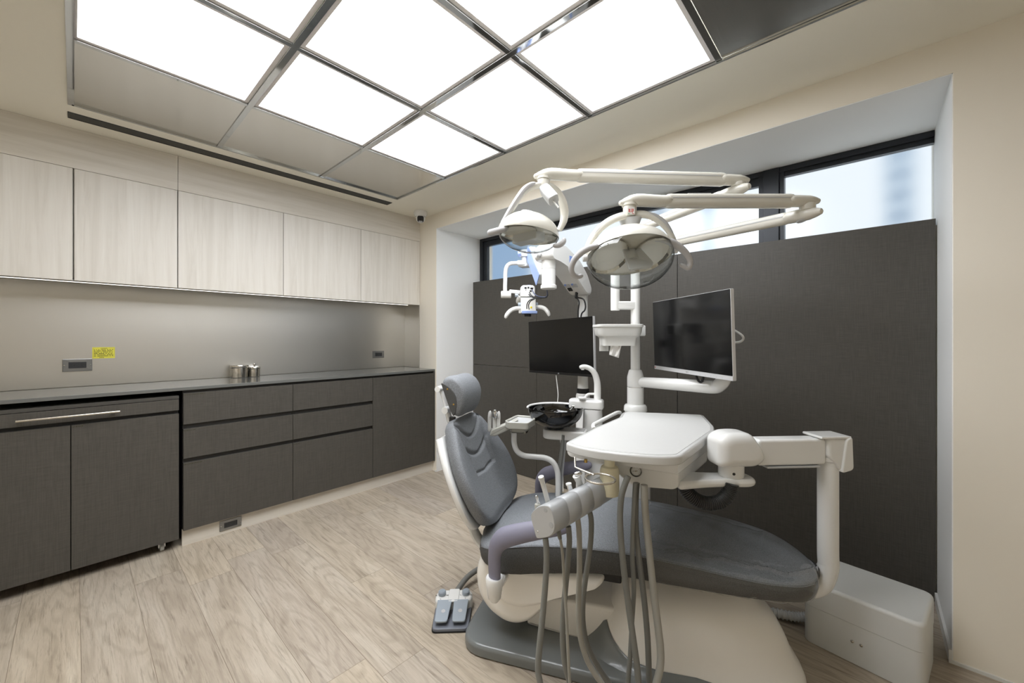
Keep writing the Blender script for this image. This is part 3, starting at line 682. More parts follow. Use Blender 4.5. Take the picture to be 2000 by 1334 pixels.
# pedestal: grey skirt below, white cowl above, and the base plate
pl = rpoly([(-.117, -.29), (.60, -.29), (.86, -.16), (.92, 0), (.86, .16), (.60, .29), (-.117, .29)], [.11, .2, .12, .2, .12, .2, .11], 6)
obj('base_plate', G().slab(pl, CO + UP * .002, E1, E2, UP, .046, .006, 3, .016), 'base', chair)
def ped_ring(k, z, s0, s1, hw):
    out = []
    for i in range(40):
        a = 2 * math.pi * i / 40; c, s = math.cos(a), math.sin(a)
        x = (s0 + s1) / 2 + (s1 - s0) / 2 * math.copysign(abs(c) ** .62, c); y = hw * math.copysign(abs(s) ** .62, s)
        y *= 1 - .34 * max(0, (x - s0) / (s1 - s0) - .35) / .65
        out.append((x, y, z))
    return out
LV = [(.003, .375, 1.150, .238), (.046, .385, 1.14, .235), (.09, .405, 1.112, .225), (.14, .43, 1.092, .218), (.19, .462, 1.067, .208), (.235, .49, 1.03, .19), (.27, .52, .975, .165), (.29, .56, .91, .125), (.297, .63, .84, .07)]
def lv(z): return tuple(cr([(l[0], l[j]) for l in LV], z) for j in (1, 2, 3))
zz = [.003, .02, .033] + [.046 + .0135 * k for k in range(19)] + [.297]
rings = [[W(*p) for p in ped_ring(0, z, *lv(z))] for z in zz]
cowl = obj('pedestal_cowl', G().loft(rings), 'ivory', chair, sharp=60)
# the grey skirt follows the cowl and rises towards the head end
sk = []
for f in (0, .15, .35, .55, .75, .92, 1):
    row = []
    for i in range(40):
        x = ped_ring(0, 0, *lv(.1))[i][0]; ztop = .072 + .10 * max(0, 1 - (x - .40) / .16) ** 1.5 - .05 * max(0, x - .60) - .30 * max(0, x - .80); ztop = max(ztop, .004); z0_ = min(.046, ztop - .001); z = z0_ + (ztop - z0_) * f
        s0, s1, hw = lv(z); q = ped_ring(0, z, s0, s1, hw)[i]; m = (s0 + s1) / 2; gr = (.010 + .03 * (1 - f) ** 2 if f < 1 else .003) * max(0, min(1, (.92 - x) / .25)) - (.004 if x > .9 else 0)
        dx, dy = q[0] - m, q[1]; l = math.hypot(dx, dy); row.append(W(q[0] + dx / l * gr, q[1] + dy / l * gr, z))
    sk.append(row)
obj('pedestal_skirt', G().loft(sk, cap=False), 'base', chair, sharp=60)
# backrest
PH = math.radians(25); BO = W(-.03, 0, .46); BN = E1 * math.cos(PH) + UP * math.sin(PH); BU = -E1 * math.sin(PH) + UP * math.cos(PH)
def Bk(t, h, n): return BO + E2 * t + BU * h + BN * n
BW = [(-.012, .12), (0, .168), (.03, .21), (.08, .246), (.15, .262), (.22, .258), (.3, .232), (.37, .192), (.42, .158), (.45, .128), (.462, .09)]
def dip(t, h):
    """stitched creases of the centre panel: two scoops, a bottom line and two sides"""
    d = 0; a = abs(t); G_ = lambda x, s=.0065: math.exp(-(x / s) ** 2); wv = .10 + .16 * (h - .2)
    if a < wv + .012:
        for h0, k in ((.362, .085), (.278, .045)):
            d = max(d, .013 * G_((h - h0 - k * (t / wv) ** 2) / (1 + 1.2 * a / wv)))
        d = max(d, .012 * G_(h - .194 - .012 * a / wv))
    if .194 < h < .452: d = max(d, .015 * G_(a - wv, .0085)) if a > wv - .02 else d
    if .19 < h < .45: d += .006 * min(1, max(0, (wv - a) / .02)) * min(1, (h - .19) / .02)
    return d
BA = []                                                          # section angles, evenly spread over the front face
NB = 110
for k in range(NB + 1):
    q = 1 - 2 * k / NB; c = math.copysign(abs(q) ** 2, q); BA.append((c, math.sqrt(max(0, 1 - c * c)), .5))
for k in range(1, 28):
    q = -1 + 2 * k / 28; c = math.copysign(abs(q) ** 2, q); BA.append((c, -math.sqrt(max(0, 1 - c * c)), .5))
def back_ring(h, grow=0, th=.082, front=True):
    hw = cr(BW, h) + grow; k = min(1, max(.25, min((h + .012) / .04, (.462 - h) / .03))); th *= .45 + .55 * k ** .5; pts = []
    for c, s, ex in BA:
        t = hw * math.copysign(abs(c) ** ex, c); y = .5 * th * math.copysign(abs(s) ** ex, s)
        if s > .2 and abs(t) < hw * .97: y -= dip(t, h)
        pts.append(Bk(t, h, y - .02 + .05 * (t / .26) ** 2 - .016 * math.sin(math.pi * min(1, max(0, (h + .01) / .47)))))
    return pts
hs = [-.012, -.009, -.004, .004, .015] + [.03 + .004 * k for k in range(106)] + [.454, .457, .460, .462]
hs = sorted(set(hs))
back = obj('backrest', G().loft([back_ring(h) for h in hs]), 'fabric', chair, sharp=70)
# white rear shell
def shell_ring(h):
    hw = cr(BW, h) * .98; pts = []
    for i in range(40):
        a = 2 * math.pi * i / 40; c, s = math.cos(a), math.sin(a)
        t = hw * math.copysign(abs(c) ** .6, c); y = .028 * math.copysign(abs(s) ** .6, s)
        pts.append(Bk(t, h, y - .082 + .05 * (t / .26) ** 2 - .01))
    return pts
shs = [.002, .008] + [.02 + .02 * k for k in range(20)] + [.405, .412]
sh_ = obj('back_shell', G().loft([shell_ring(h) for h in shs]), 'white', chair, 'white plastic rear shell')
for t in (-.15, .15):
    obj('back_hinge', G().tube([Bk(t, .06, -.08), Bk(t, -.03, -.082), Bk(t, -.09, -.055), Bk(t, -.15, -.01), W(.0, t, .33)], [.022, .024, .026, .026, .02], 12, 5, sq=(1, .55)), 'white', chair)
# headrest
T0, T1 = -.125, .085
plate = [(861, 747), (869, 750), (879, 757), (888, 768), (892, 780), (892, 794), (890, 806), (886, 814), (879, 800), (870, 774)]
cen = sum((LP(u, v, T0) for u, v in plate), V()) / len(plate)
def hsec(u, v, g_=0):
    p = LP(u, v, T0) - CO; return (p.dot(E1), p.z)
core = [hsec(u, v) for u, v in plate]
padp = [hsec(u, v) for u, v in [(860, 743), (868, 736), (880, 734), (894, 741), (904, 755), (909, 773), (907, 792), (901, 808), (893, 817), (885, 815), (877, 798), (868, 772)]]
padp = rpoly(padp, .03, 4); corep = rpoly(core, .02, 3)
mc = (sum(p[0] for p in padp) / len(padp), sum(p[1] for p in padp) / len(padp))
rg = []
for q, sc in [(0, .72), (.004, .84), (.012, .93), (.026, .985), (.05, 1.0), (.105, .975), (.16, 1.0), (.184, .985), (.198, .93), (.206, .84), (.21, .72)]:
    rg.append([CO + E1 * (mc[0] + (x - mc[0]) * sc) + UP * (mc[1] + (z - mc[1]) * sc) + E2 * (T0 + q) for x, z in padp])
head = obj('headrest', G().loft(rg), 'fabric', chair, sharp=70)
sp = obj('side_plate', G().slab(corep, CO + E2 * (T0 - .004), E1, UP, E2, .012, .003), 'fabricd', head, 'flat dark side plate of the headrest')
obj('side_plate', G().slab(corep, CO + E2 * (T1 - .008), E1, UP, E2, .012, .003), 'fabricd', head)
for u, v in [(874, 760), (886, 790)]:
    obj('screw', G().lathe([(.005, .002), (.004, -.001), (.001, -.002)], LP(u, v, T0 - .004), E2, 12), 'brass', sp)
g = G()
a_, b_, c_ = LP(860, 759, -.045), LP(874, 800, -.045), LP(879, 822, -.045)
g.tube([a_, b_], .010, 12, 1, sq=(1, .6)); g.cyl(a_ - E2 * .03, a_ + E2 * .03, .014); g.cyl(b_ - E2 * .03, b_ + E2 * .03, .016); g.tube([b_, c_, Bk(-.045, .40, -.04)], .015, 12, 4, sq=(1, .7))
hl = obj('headrest_link', g, 'white', chair, 'white jointed headrest bracket')
obj('lever', G().box(c_ + E1 * .02 - E2 * .015, (.03, .02, .05), CA, .006), 'black', hl)
# armrests with their sockets
def armrest(sd):
    t = -.375 * sd if sd > 0 else .345
    tt = -.365 if sd > 0 else .335
    out = [(966, 1126), (966, 1085), (972, 1063), (986, 1050), (1010, 1043), (1045, 1036), (1085, 1031), (1105, 1030)]
    c = []
    for u, v in out:
        p = LP(u, v, -.365) - CO; c.append((p.dot(E1), p.z))
    pts = [W(x, tt, z) for x, z in c]
    wid = [.021, .022, .026, .029, .028, .026, .022, .015]
    a = obj('armrest', G().tube(pts, wid, 18, 6, sq=(.82, 1.25), dome=True), 'arm', chair, 'lilac grey rubber armrest')
    b = pts[0]; obj('armrest_socket', G().lathe([(.012, -.085), (.024, -.07), (.030, -.03), (.033, 0), (.030, .006), (.024, .004)], b - UP * .006, n=24), 'white', a)
    d = E2 * (1 if sd > 0 else -1)
    obj('armrest_bracket', G().tube([b - UP * .05, b - UP * .055 + d * .06, W(c[0][0], tt, c[0][1] - .06) + d * .12], .018, 12, 4), 'white', a)
armrest(1); armrest(-1)

# ------------------------------------------------------------------ foot pedal
f0 = (PZ(843, 1236, 0) + PZ(915, 1238, 0)) / 2; fd = V((.711, .703, 0)); fw_ = V((.703, -.711, 0))
def Fp(a, b, z): return f0 + fw_ * a + fd * b + UP * z
t = thing('foot_pedal', 'grey two pedal foot control on the floor beside the chair base', 'foot control', f0)
obj('pedal_plate', G().slab(rpoly([(-.077, .003), (.077, .003), (.083, .20), (-.083, .20)], [.022, .022, .01, .01]), f0 + UP * .001, fw_, fd, UP, .016, .004), 'pbase', t)
obj('rubber_edge', G().slab(rpoly([(-.080, .0), (.080, .0), (.085, .20), (-.085, .20)], [.022, .022, .01, .01]), f0 + UP * .0005, fw_, fd, UP, .005), 'black', t)
hs_ = obj('pedal_housing', G().slab(rect(.172, .088, .042, 8, (0, .165)), f0 + UP * .004, fw_, fd, UP, .052, .004, 4, .014), 'white', t)
obj('housing_cap', G().slab(rect(.05, .09, .008, 3, (0, .160)), f0 + UP * .05, fw_, fd, UP, .010, .004), 'white', hs_)
for k, sx in enumerate((-1, 1)):
    o_ = Fp(sx * .037, .018, .030); dy = (fd * .108 + UP * .022).normalized(); nz = fw_.cross(dy)
    poly = rpoly([(-.031, 0), (.022 if sx < 0 else .025, 0), (.033, .112), (-.033, .112)], [.012, .012, .004, .004])
    pe = obj('pedal', G().slab(poly, o_, fw_, dy, nz, .009, .003), 'pbl', t)
    obj('mark', G().slab(ell(.009, .009, 20), o_ + dy * .052 + nz * .0088, fw_, dy, nz, .0006), 'lgrey', pe)
    obj('pedal_hinge', G().box(o_ + dy * .08 - UP * .010, (.03, .04, .02), math.atan2(fw_.y, fw_.x), .003), 'pbase', pe)
    obj('knob', G().lathe([(.013, 0), (.0175, .003), (.0175, .016), (.014, .020), (.004, .021)], Fp(sx * .055, .168, .055), n=28), 'pbl', t)
for s, a, b in [('B1', -.079, .162), ('B2', -.029, .162), ('L.', -.058, .138), ('\\L', .031, .162), ('\\L', .080, .162), ('Y', .054, .138)]:
    text(s, .010, Fp(a, b, .0563), fw_, fd, 'ink', hs_)
cb = [Fp(.0, .205, .03), Fp(.02, .26, .035), Fp(.06, .33, .045), Fp(.14, .39, .06), Fp(.26, .40, .10), W(-.02, .02, .16)]
obj('cable', G().tube(cb, .0135, 12, 6), 'hose', t, 'thick grey cable curving to the chair')
# ------------------------------------------------------------------ instrument table on its swing arm
def Q(d, *uv): return [P(u, v, d) for u, v in uv]
def QL(*uvd): return [P(*q) for q in uvd]
def px(n, d): return n * d / F                                # metres covered by n pixels at depth d
post = LP(1617, 1000, 0); post.z = 0; DP = (post - CAM).dot(FW)
tab = thing('instrument_table', 'white instrument table on a swing arm over the chair seat, hung with hoses', 'instrument table', post)
zt = P(1617, 906, DP).z
bs = W(.93, 0, .318)
obj('post', G().tube([bs, W(1.02, 0, .318), post * 1 + UP * .318 - E1 * .085, post - E1 * .025 + UP * .342, post + UP * .41, post + UP * .48, post + UP * zt], .0325, 24, 8), 'white', tab)
obj('post_collar', G().lathe([(.030, zt - .002), (.033, zt), (.033, zt + .012), (.038, zt + .016), (.040, zt + .03), (.036, zt + .034)], post), 'white', tab)
blk = P(1434, 880, 1.425); av = post - blk; av.z = 0; AL = av.length; av.normalize(); an = av.cross(UP); an = an if an.dot(FW) > 0 else -an
b0 = V((blk.x, blk.y, 0))
za, zb_ = P(1600, 853, DP).z, P(1600, 903, DP).z
obj('arm', G().slab(rect(AL - .10, za - zb_, .014, 4, ((AL) / 2 + .02, (za + zb_) / 2)), b0 - an * .030, av, UP, an, .06, .010, 4), 'white', tab)
obj('arm_cover_strip', G().ab((0, 0, 0), (0, 0, 0)) if False else G().slab(rect(AL - .16, .006, .002, 2, (AL / 2 + .02, zb_ - .004)), b0 - an * .034, av, UP, an, .068, .001), 'lgrey', tab)
# rear housing of the arm: a strap folded over the arm's end
hp = rpoly([(AL - .034, zb_ + .03), (AL - .034, za + .004), (AL + .048, za + .004), (AL + .054, zb_ - .012), (AL + .014, zb_ - .024), (AL - .004, zb_ + .004)], [.02, .014, .02, .016, .016, .02], 5)
obj('arm_end_cap', G().slab(hp, b0 - an * .041, av, UP, an, .082, .012, 4, sc=True), 'white', tab, sharp=45)
obj('cap_strap', G().slab(rpoly([(AL - .062, za + .002), (AL + .05, za + .002), (AL + .05, za + .011), (AL - .062, za + .011)], .004, 3), b0 - an * .044, av, UP, an, .088, .003), 'white', tab)
obj('pivot_cheek', G().slab(rpoly([(AL + .010, zb_ - .026), (AL + .056, zb_ - .014), (AL + .051, za + .010), (AL + .028, za + .002)], .014, 4), b0 - an * .048, av, UP, an, .096, .005), 'white', tab)
# front block
zt1, zb1 = P(1432, 841, 1.42).z, P(1420, 911, 1.40).z
pr = rpoly([(-.082, zb1), (.058, zb1), (.092, zb1 + .025), (.078, zb1 + .065), (.040, zt1 - .004), (.0, zt1), (-.05, zt1 - .002), (-.082, zt1 - .022)], [.02, .03, .02, .05, .035, .03, .03, .035], 5)
obj('arm_head', G().slab(pr, b0 - an * .058, av, UP, an, .116, .034, 6, sc=True), 'white', tab, sharp=45)
nk = b0 - av * .012; zn = P(1420, 930, 1.41).z
nko = obj('neck', G().lathe([(.040, zn - .003), (.042, zn), (.042, zb1 + .006)], nk), 'white', tab)
obj('grub_screw', G().lathe([(.005, 0), (.004, .0006)], nk - FW * .0405 - RT * .012 + UP * (zn + .016), -FW - RT * .3, 12), 'black', nko)
# carrying bracket under the table
zbt = zn - .002; zbb = P(1420, 953, 1.38).z; bk1 = b0 + av * .012 - an * .004; bk2 = P(1310, 935, 1.42); bk2.z = 0
bd = (bk2 - bk1); BL = bd.length; bd.normalize(); bn = UP.cross(bd)
out = rpoly([(-.052, -.045), (-.052, .045), (.10, .038), (BL, .07), (BL, -.07), (.10, -.038)], [.044, .044, .08, .01, .01, .08], 6)
obj('table_bracket', G().slab(out, V((bk1.x, bk1.y, zbb)), bd, bn, UP, zbt - zbb, .014, 4, sc=True), 'white', tab, sharp=45)
# table top: polygon at height ZTB
ZTB = .875
def tp(u, v, z=ZTB): p = PZ(u, v, z); return (p.x, p.y)
outl = [tp(1103, 864), tp(1166, 833), tp(1209, 814.5), tp(1214, 806), tp(1222, 803.5), tp(1374, 809.5), tp(1395, 832), tp(1396, 842), tp(1329, 891), tp(1290, 892), tp(1230, 887.5), tp(1170, 880.5), tp(1130, 873.5)]
outl = rpoly(outl, [.02, .03, .012, .012, .02, .03, .03, .02, .03, .05, .05, .05, .05], 5)
top = obj('table_top', G().slab(outl, (0, 0, ZTB - .03), V((1, 0, 0)), V((0, 1, 0)), UP, .03, .004, 3, .008), 'tabletop', tab, sharp=45)
cover = inset(outl, .016)
obj('silicone_mat', G().slab(cover, (0, 0, ZTB - .0005), V((1, 0, 0)), V((0, 1, 0)), UP, .0016, .0006), mat('white silicone mat', (206, 206, 204), .45, bump=.25, bscale=40), top)
# rail along the left edge
rl = [PZ(1166, 829, ZTB + .006), PZ(1200, 812, ZTB + .006)]
obj('side_handle', G().tube([PZ(1160, 838, ZTB - .012), PZ(1159, 831, ZTB - .006), PZ(1166, 826, ZTB - .004), PZ(1203, 807, ZTB - .004), PZ(1211, 806, ZTB - .010)], .009, 12, 6), 'matt', tab)
# body under the top
FL, FR = PZ(1107, 874, ZTB - .03), PZ(1324, 894, ZTB - .03); fx = (FR - FL); fx.z = 0; FWD = fx.length; fx.normalize(); fn = UP.cross(fx); fn = fn if fn.dot(FW) > 0 else -fn
fo = V((FL.x, FL.y, 0)) + fn * .012
def fp(u, v): p = PPL(u, v, fo, fn) - fo; return (p.dot(fx), p.z)
bp = [fp(1106, 872), fp(1324, 891), fp(1324, 957), fp(1240, 950), fp(1222, 938), fp(1195, 912), fp(1112, 891), fp(1107, 885)]
bp[0] = (bp[0][0], ZTB - .03); bp[1] = (bp[1][0], ZTB - .03)
bp = rpoly(bp, [.0, .0, .02, .03, .04, .04, .02, .01], 5)
bdir = (PZ(1208, 816, ZTB) - PZ(1104, 866, ZTB)); rdir = (PZ(1392, 846, ZTB) - PZ(1329, 891, ZTB))
rdir.z = 0; dd = rdir.normalized(); g = G(); rg = []
for q, sc in [(0, .985), (.003, .995), (.010, 1), (rdir.length * .93, 1)]:
    mx_ = sum(p[0] for p in bp) / len(bp); my_ = sum(p[1] for p in bp) / len(bp)
    rg.append([fo + fx * (mx_ + (x - mx_) * sc) + UP * (my_ + (z - my_) * sc if z < ZTB - .031 else z) + dd * q for x, z in bp])
bodyo = obj('table_body', g.loft(rg), 'white', tab, sharp=40)
rear = obj('rear_housing', G().slab(inset([tp(1125, 858), tp(1211, 818), tp(1374, 812), tp(1392, 836), tp(1388, 846), tp(1330, 886)], .012), (0, 0, ZTB - .075), V((1, 0, 0)), V((0, 1, 0)), UP, .046, .006), 'white', tab)
gc = PPL(1242, 919, fo, fn) - fn * .000
gg = obj('pressure_gauge', G().lathe([(.0160, .002), (.0205, -.004), (.0205, -.007), (.0165, -.009), (.0155, -.006)], gc, fn), 'gauge', bodyo)
obj('dial', G().lathe([(.016, -.004), (.016, -.0062)], gc, fn), 'matt', gg)
g = G(); R_ = Matrix((fx, UP, -fn)).transposed()
g.box(gc - fn * .0068 - fx * .002, (.017, .0012, .0004), R=R_ @ Matrix.Rotation(.15, 3, 'Z'))
for k in range(11):
    a = math.radians(225 - 27 * k); g.box(gc - fn * .0066 + fx * .0125 * math.cos(a) + UP * .0125 * math.sin(a), (.003, .0006, .0004), R=R_ @ Matrix.Rotation(a, 3, 'Z'))
obj('needle', g, 'ink', gg); obj('pin', G().lathe([(.0018, -.0066), (.0014, -.008)], gc, fn, 12), 'brass', gg)
# bottle and its wire ring
bc_ = P(1190.5, 918, 1.37); zb2 = P(1190, 967, 1.37).z
obj('bottle', G().lathe([(.022, zb2), (.031, zb2 + .003), (.0328, zb2 + .008), (.0328, bc_.z - .002), (.028, bc_.z + .012), (.018, bc_.z + .016), (.018, ZTB - .04)], (bc_.x, bc_.y, 0)), 'bottle', tab, 'cream translucent bottle')
rc = P(1172, 935, 1.24); g = G()
g.tube([rc + V((math.cos(a), math.sin(a), 0)) * .046 for a in [2 * math.pi * k / 40 for k in range(41)]], .0032, 10, 1, cap=False)
g.tube(QL((1123, 893, 1.36), (1123.5, 910, 1.34), (1127, 914, 1.33), (1160, 927.5, 1.275)), .0032, 10, 3)
obj('wire_ring', g, 'bar', tab, 'bent steel wire cup ring')
obj('brass_nipple', G().cyl(P(1144, 897, 1.38), P(1144, 903, 1.38), .006), 'brass', tab)
# corrugated hose under the bracket
pts, rr = smooth(QL((1334, 944, 1.42), (1343, 962, 1.41), (1362, 977, 1.40), (1385, 983, 1.39), (1408, 978, 1.385), (1423, 962, 1.385), (1428, 944, 1.385)), [.024] * 7, 26)
rr = [.0245 if k % 4 < 2 else .0205 for k in range(len(pts))]
obj('corrugated_hose', G().tube(pts, rr, 20, 1), 'dkhose', tab, 'black corrugated hose loop')
# handpiece rack: a rounded barrel hanging below the near corner
ax = (P(1178, 957, 1.41) - P(1062, 1021, 1.17)); HLn = ax.length; ax.normalize(); A0 = P(1062, 1021, 1.17)
hu = ax.cross(UP).normalized(); hu = hu if hu.dot(RT) > 0 else -hu; hv = UP - ax * ax.z; hv.normalize()
def hpx(u, v): p = PPL(u, v, A0, ax) - A0; return (p.dot(hu), p.dot(hv))
fc = [(1035.5, 1007), (1040, 998), (1050, 989), (1062, 985.5), (1073, 987), (1079, 996), (1084, 1015), (1085.5, 1032), (1081, 1044), (1070, 1051), (1048, 1053), (1044, 1040), (1039, 1022)]
fc = rpoly([hpx(*q) for q in fc], .012, 3)
rack = obj('handpiece_rack', G().loft([[A0 + ax * q + hu * x * s + hv * y * s for x, y in fc] for q, s in [(0, .95), (.002, .98), (.006, 1), (.069, 1), (.070, .98), (.072, .98), (.073, 1), (.135, 1), (.136, .98), (.138, .98), (.139, 1), (.206, 1), (.207, .98), (.209, .98), (.210, 1), (.272, 1), (.273, .97), (.278, .97), (.282, .965), (HLn + .02, .95), (HLn + .024, .88)]]), 'hold', tab, sharp=50)
fpl = obj('end_plate', G().slab(inset(fc, .003), A0 - ax * .0014, hu, hv, ax, .0016), 'lgrey', rack)
for (u, v, r) in [(1066, 996.5, .006), (1077, 1025.5, .0072)]:
    c = PPL(u, v, A0, ax) - ax * .0015; obj('button', G().lathe([(r, 0), (r, -.0008), (r * .85, -.0009)], c, ax, 20).lathe([(r * 1.16, .0008), (r * 1.16, -.0002)], c, ax, 20), 'hold', rack)
obj('screw', G().lathe([(.003, 0), (.002, -.0012)], PPL(1051, 1038, A0, ax) - ax * .001, ax, 12), 'chrome', rack)
obj('rack_stem', G().tube(QL((1172, 958, 1.41), (1190, 940, 1.44), (1205, 915, 1.46)), .016, 14, 4), 'hold', rack)
# hoses of the rack and of the table body: each falls past the base and lies on the floor below the view
def hose(name, r, m, path, end):
    pts = QL(*path); e = PZ(*end, r + .002); l = pts[-1]
    pts += [l.lerp(e, .5) - UP * .01, e, e + (e - l) * V((1, 1, 0)).length * .0 + RT * .06]
    return obj(name, G().tube(pts, r, 12, 5), m, tab)
hose('hose', .0088, 'hose', [(1065, 1050, 1.178), (1067, 1070, 1.173), (1067, 1110, 1.168), (1062, 1180, 1.158), (1054, 1260, 1.138), (1051, 1310, 1.128), (1056, 1345, 1.118)], (1062, 1530))
hose('hose', .0045, 'hosel', [(1091, 1036, 1.218), (1094, 1050, 1.218), (1099, 1085, 1.213), (1102, 1140, 1.208), (1106, 1200, 1.198), (1109, 1260, 1.188), (1113, 1340, 1.178)], (1125, 1500))
hose('hose', .0088, 'hose', [(1110, 1028, 1.248), (1112, 1060, 1.248), (1107, 1120, 1.243), (1101, 1190, 1.238), (1099, 1250, 1.228), (1104, 1300, 1.218), (1115, 1345, 1.208)], (1140, 1500))
hose('hose', .0088, 'hosel', [(1128, 1012, 1.288), (1131, 1040, 1.288), (1132, 1100, 1.283), (1130, 1180, 1.278), (1133, 1240, 1.268), (1145, 1285, 1.258), (1163, 1318, 1.248), (1180, 1345, 1.238)], (1215, 1480))
hose('hose', .0088, 'hose', [(1151, 997, 1.328), (1155, 1020, 1.328), (1153, 1065, 1.323), (1145, 1120, 1.318), (1139, 1170, 1.313), (1139, 1220, 1.308), (1149, 1265, 1.303), (1170, 1305, 1.298), (1195, 1345, 1.288)], (1230, 1470))
obj('hose_sleeve', G().cyl(P(1089, 1030, 1.218), P(1094, 1052, 1.218), .0085, .006), 'hose', rack)
hose('hose', .0100, 'hose', [(1227, 930, 1.30), (1219, 950, 1.30), (1213, 975, 1.30), (1211, 1020, 1.30), (1216, 1090, 1.29), (1226, 1170, 1.28), (1237, 1250, 1.26), (1244, 1300, 1.25), (1248, 1345, 1.24)], (1260, 1450))
hose('hose', .0075, 'hose', [(1241, 943, 1.31), (1239, 975, 1.31), (1236, 1030, 1.32), (1235, 1090, 1.315), (1238, 1150, 1.31), (1234, 1220, 1.30), (1231, 1280, 1.29), (1226, 1345, 1.28)], (1230, 1440))
hose('hose', .0095, 'hose', [(1244, 943, 1.325), (1242, 975, 1.325), (1242, 1030, 1.335), (1248, 1090, 1.33), (1258, 1170, 1.32), (1265, 1250, 1.31), (1269, 1345, 1.29)], (1285, 1440))
hose('hose', .0115, 'hosel', [(1258, 947, 1.30), (1259, 975, 1.30), (1262, 1020, 1.315), (1269, 1085, 1.31), (1277, 1160, 1.30), (1286, 1230, 1.28), (1290, 1270, 1.27), (1289, 1305, 1.26), (1280, 1345, 1.25)], (1270, 1440))
# instruments standing in the rack
def instr(label, cat, name, base): return thing(name, label, cat, base)
t = instr('white saliva tip rod leaning in the handpiece rack', 'suction tip', 'suction_tip', P(1074, 992, 1.230))
obj('rod', G().tube(QL((1076, 1002, 1.240), (1058, 936, 1.220)), .0075, 14, 1), 'matt', t); obj('cap', G().tube(QL((1058, 937, 1.220), (1056.5, 931, 1.218)), .009, 14, 1), 'matt', t)
t = instr('steel hook tip on a short collar in the near end of the rack', 'instrument', 'air_syringe', P(1050, 990, 1.200))
obj('collar', G().cyl(P(1050, 1000, 1.210), P(1050, 984, 1.210), .009, bev=.002), 'traygrey', t)
obj('nozzle', G().tube(QL((1050, 985, 1.210), (1048.5, 976, 1.210), (1046.5, 971, 1.210), (1047.5, 968.5, 1.210), (1050, 971, 1.210), (1051.5, 979, 1.210), (1054, 983, 1.210)), .0022, 10, 4), 'chrome', t)
t = instr('chrome topped handpiece leaning at the far end of the rack', 'handpiece', 'dental_handpiece', P(1134, 945, 1.340))
obj('handle', G().tube(QL((1137, 958, 1.350), (1131, 941, 1.340), (1126, 929, 1.335)), [.009, .011, .014], 14, 3), 'matt', t); obj('head', G().tube(QL((1126, 926, 1.335), (1132, 925, 1.335)), .0085, 14, 1, dome=True), 'chrome', t); obj('lever', G().tube(QL((1132, 926, 1.330), (1136, 942, 1.340)), .004, 10, 1), 'chrome', t)
t = instr('short chrome handpiece stub in the middle of the rack', 'handpiece', 'dental_handpiece', P(1112, 952, 1.310))
obj('handle', G().tube(QL((1114, 958, 1.310), (1111, 946, 1.310)), .0085, 14, 1), 'chrome', t); obj('cap', G().tube(QL((1111, 947, 1.310), (1110.5, 944, 1.310)), .0095, 14, 1), 'matt', t)

# ------------------------------------------------------------------ equipment box and its vacuum hose
bx = V((2.14, .014, 0)); ra = math.radians(-9)
ux, uy = V((math.cos(ra), math.sin(ra), 0)), V((-math.sin(ra), math.cos(ra), 0))
t = thing('equipment_box', 'white metal casing with a lift off lid on the floor under the window panelling', 'equipment box', bx)
fpt = rect(.285, .352, .035, 8)
obj('body', G().slab(fpt, bx + UP * .002, ux, uy, UP, .150, .001), 'box', t)
obj('lid', G().slab(inset(fpt, -.0015), bx + UP * .153, ux, uy, UP, .100, .001, 4, .014), 'box', t)
for q in (.0, -.026):
    c = bx - ux * .1425 + uy * (.018 + q) + UP * .085
    obj('bolt', G().lathe([(.0052, 0), (.0052, .002), (.003, .0042), (.0005, .0046)], c, -ux, 14), 'bar', t)
pts, rr = smooth([bx + uy * .165 + UP * .05 - ux * .03, bx + uy * .23 + UP * .028 - ux * .06, bx + uy * .34 + UP * .024 - ux * .12, bx + uy * .46 + UP * .024 - ux * .20], [.018] * 4, 40)
tag(obj('vacuum_hose', G().tube(pts, [.021 if k % 5 < 2 else .017 for k in range(len(pts))], 18, 1), 'clear'), 'clear ribbed hose on the floor between the white casing and the chair pedestal', 'hose')
# ------------------------------------------------------------------ generic bits
def bar_(g, a, b, h, w, r=.014, e=.012):
    """rounded bar from a to b, h tall and w wide"""
    a, b = V(a), V(b); ux = b - a; L = ux.length; ux.normalize(); n = UP.cross(ux).normalized(); up = ux.cross(n)
    e = max(e, r * 1.2); r = min(r, h * .38, w * .45); e = min(e, h * .48); r = min(r, e * .85)
    g.slab(rect(L, h, e, 4, (L / 2, 0)), a - n * w / 2, ux, up, n, w, r, 4); return g
def ball(g, c, ax, bx_, cx_, z0=-1, z1=1, n=32, m=14):
    """part of an ellipsoid with half axes ax, bx_, cx_ between two heights along cx_"""
    c = V(c); rings = []
    for i in range(m + 1):
        z = math.sin(math.radians(-90 + 180 * i / m)) if (z0, z1) == (-1, 1) else z0 + (z1 - z0) * i / m
        z = max(-.9995, min(.9995, z)); r = math.sqrt(1 - z * z)
        rings.append([c + cx_ * z + ax * (r * math.cos(2 * math.pi * k / n)) + bx_ * (r * math.sin(2 * math.pi * k / n)) for k in range(n)])
    return rings

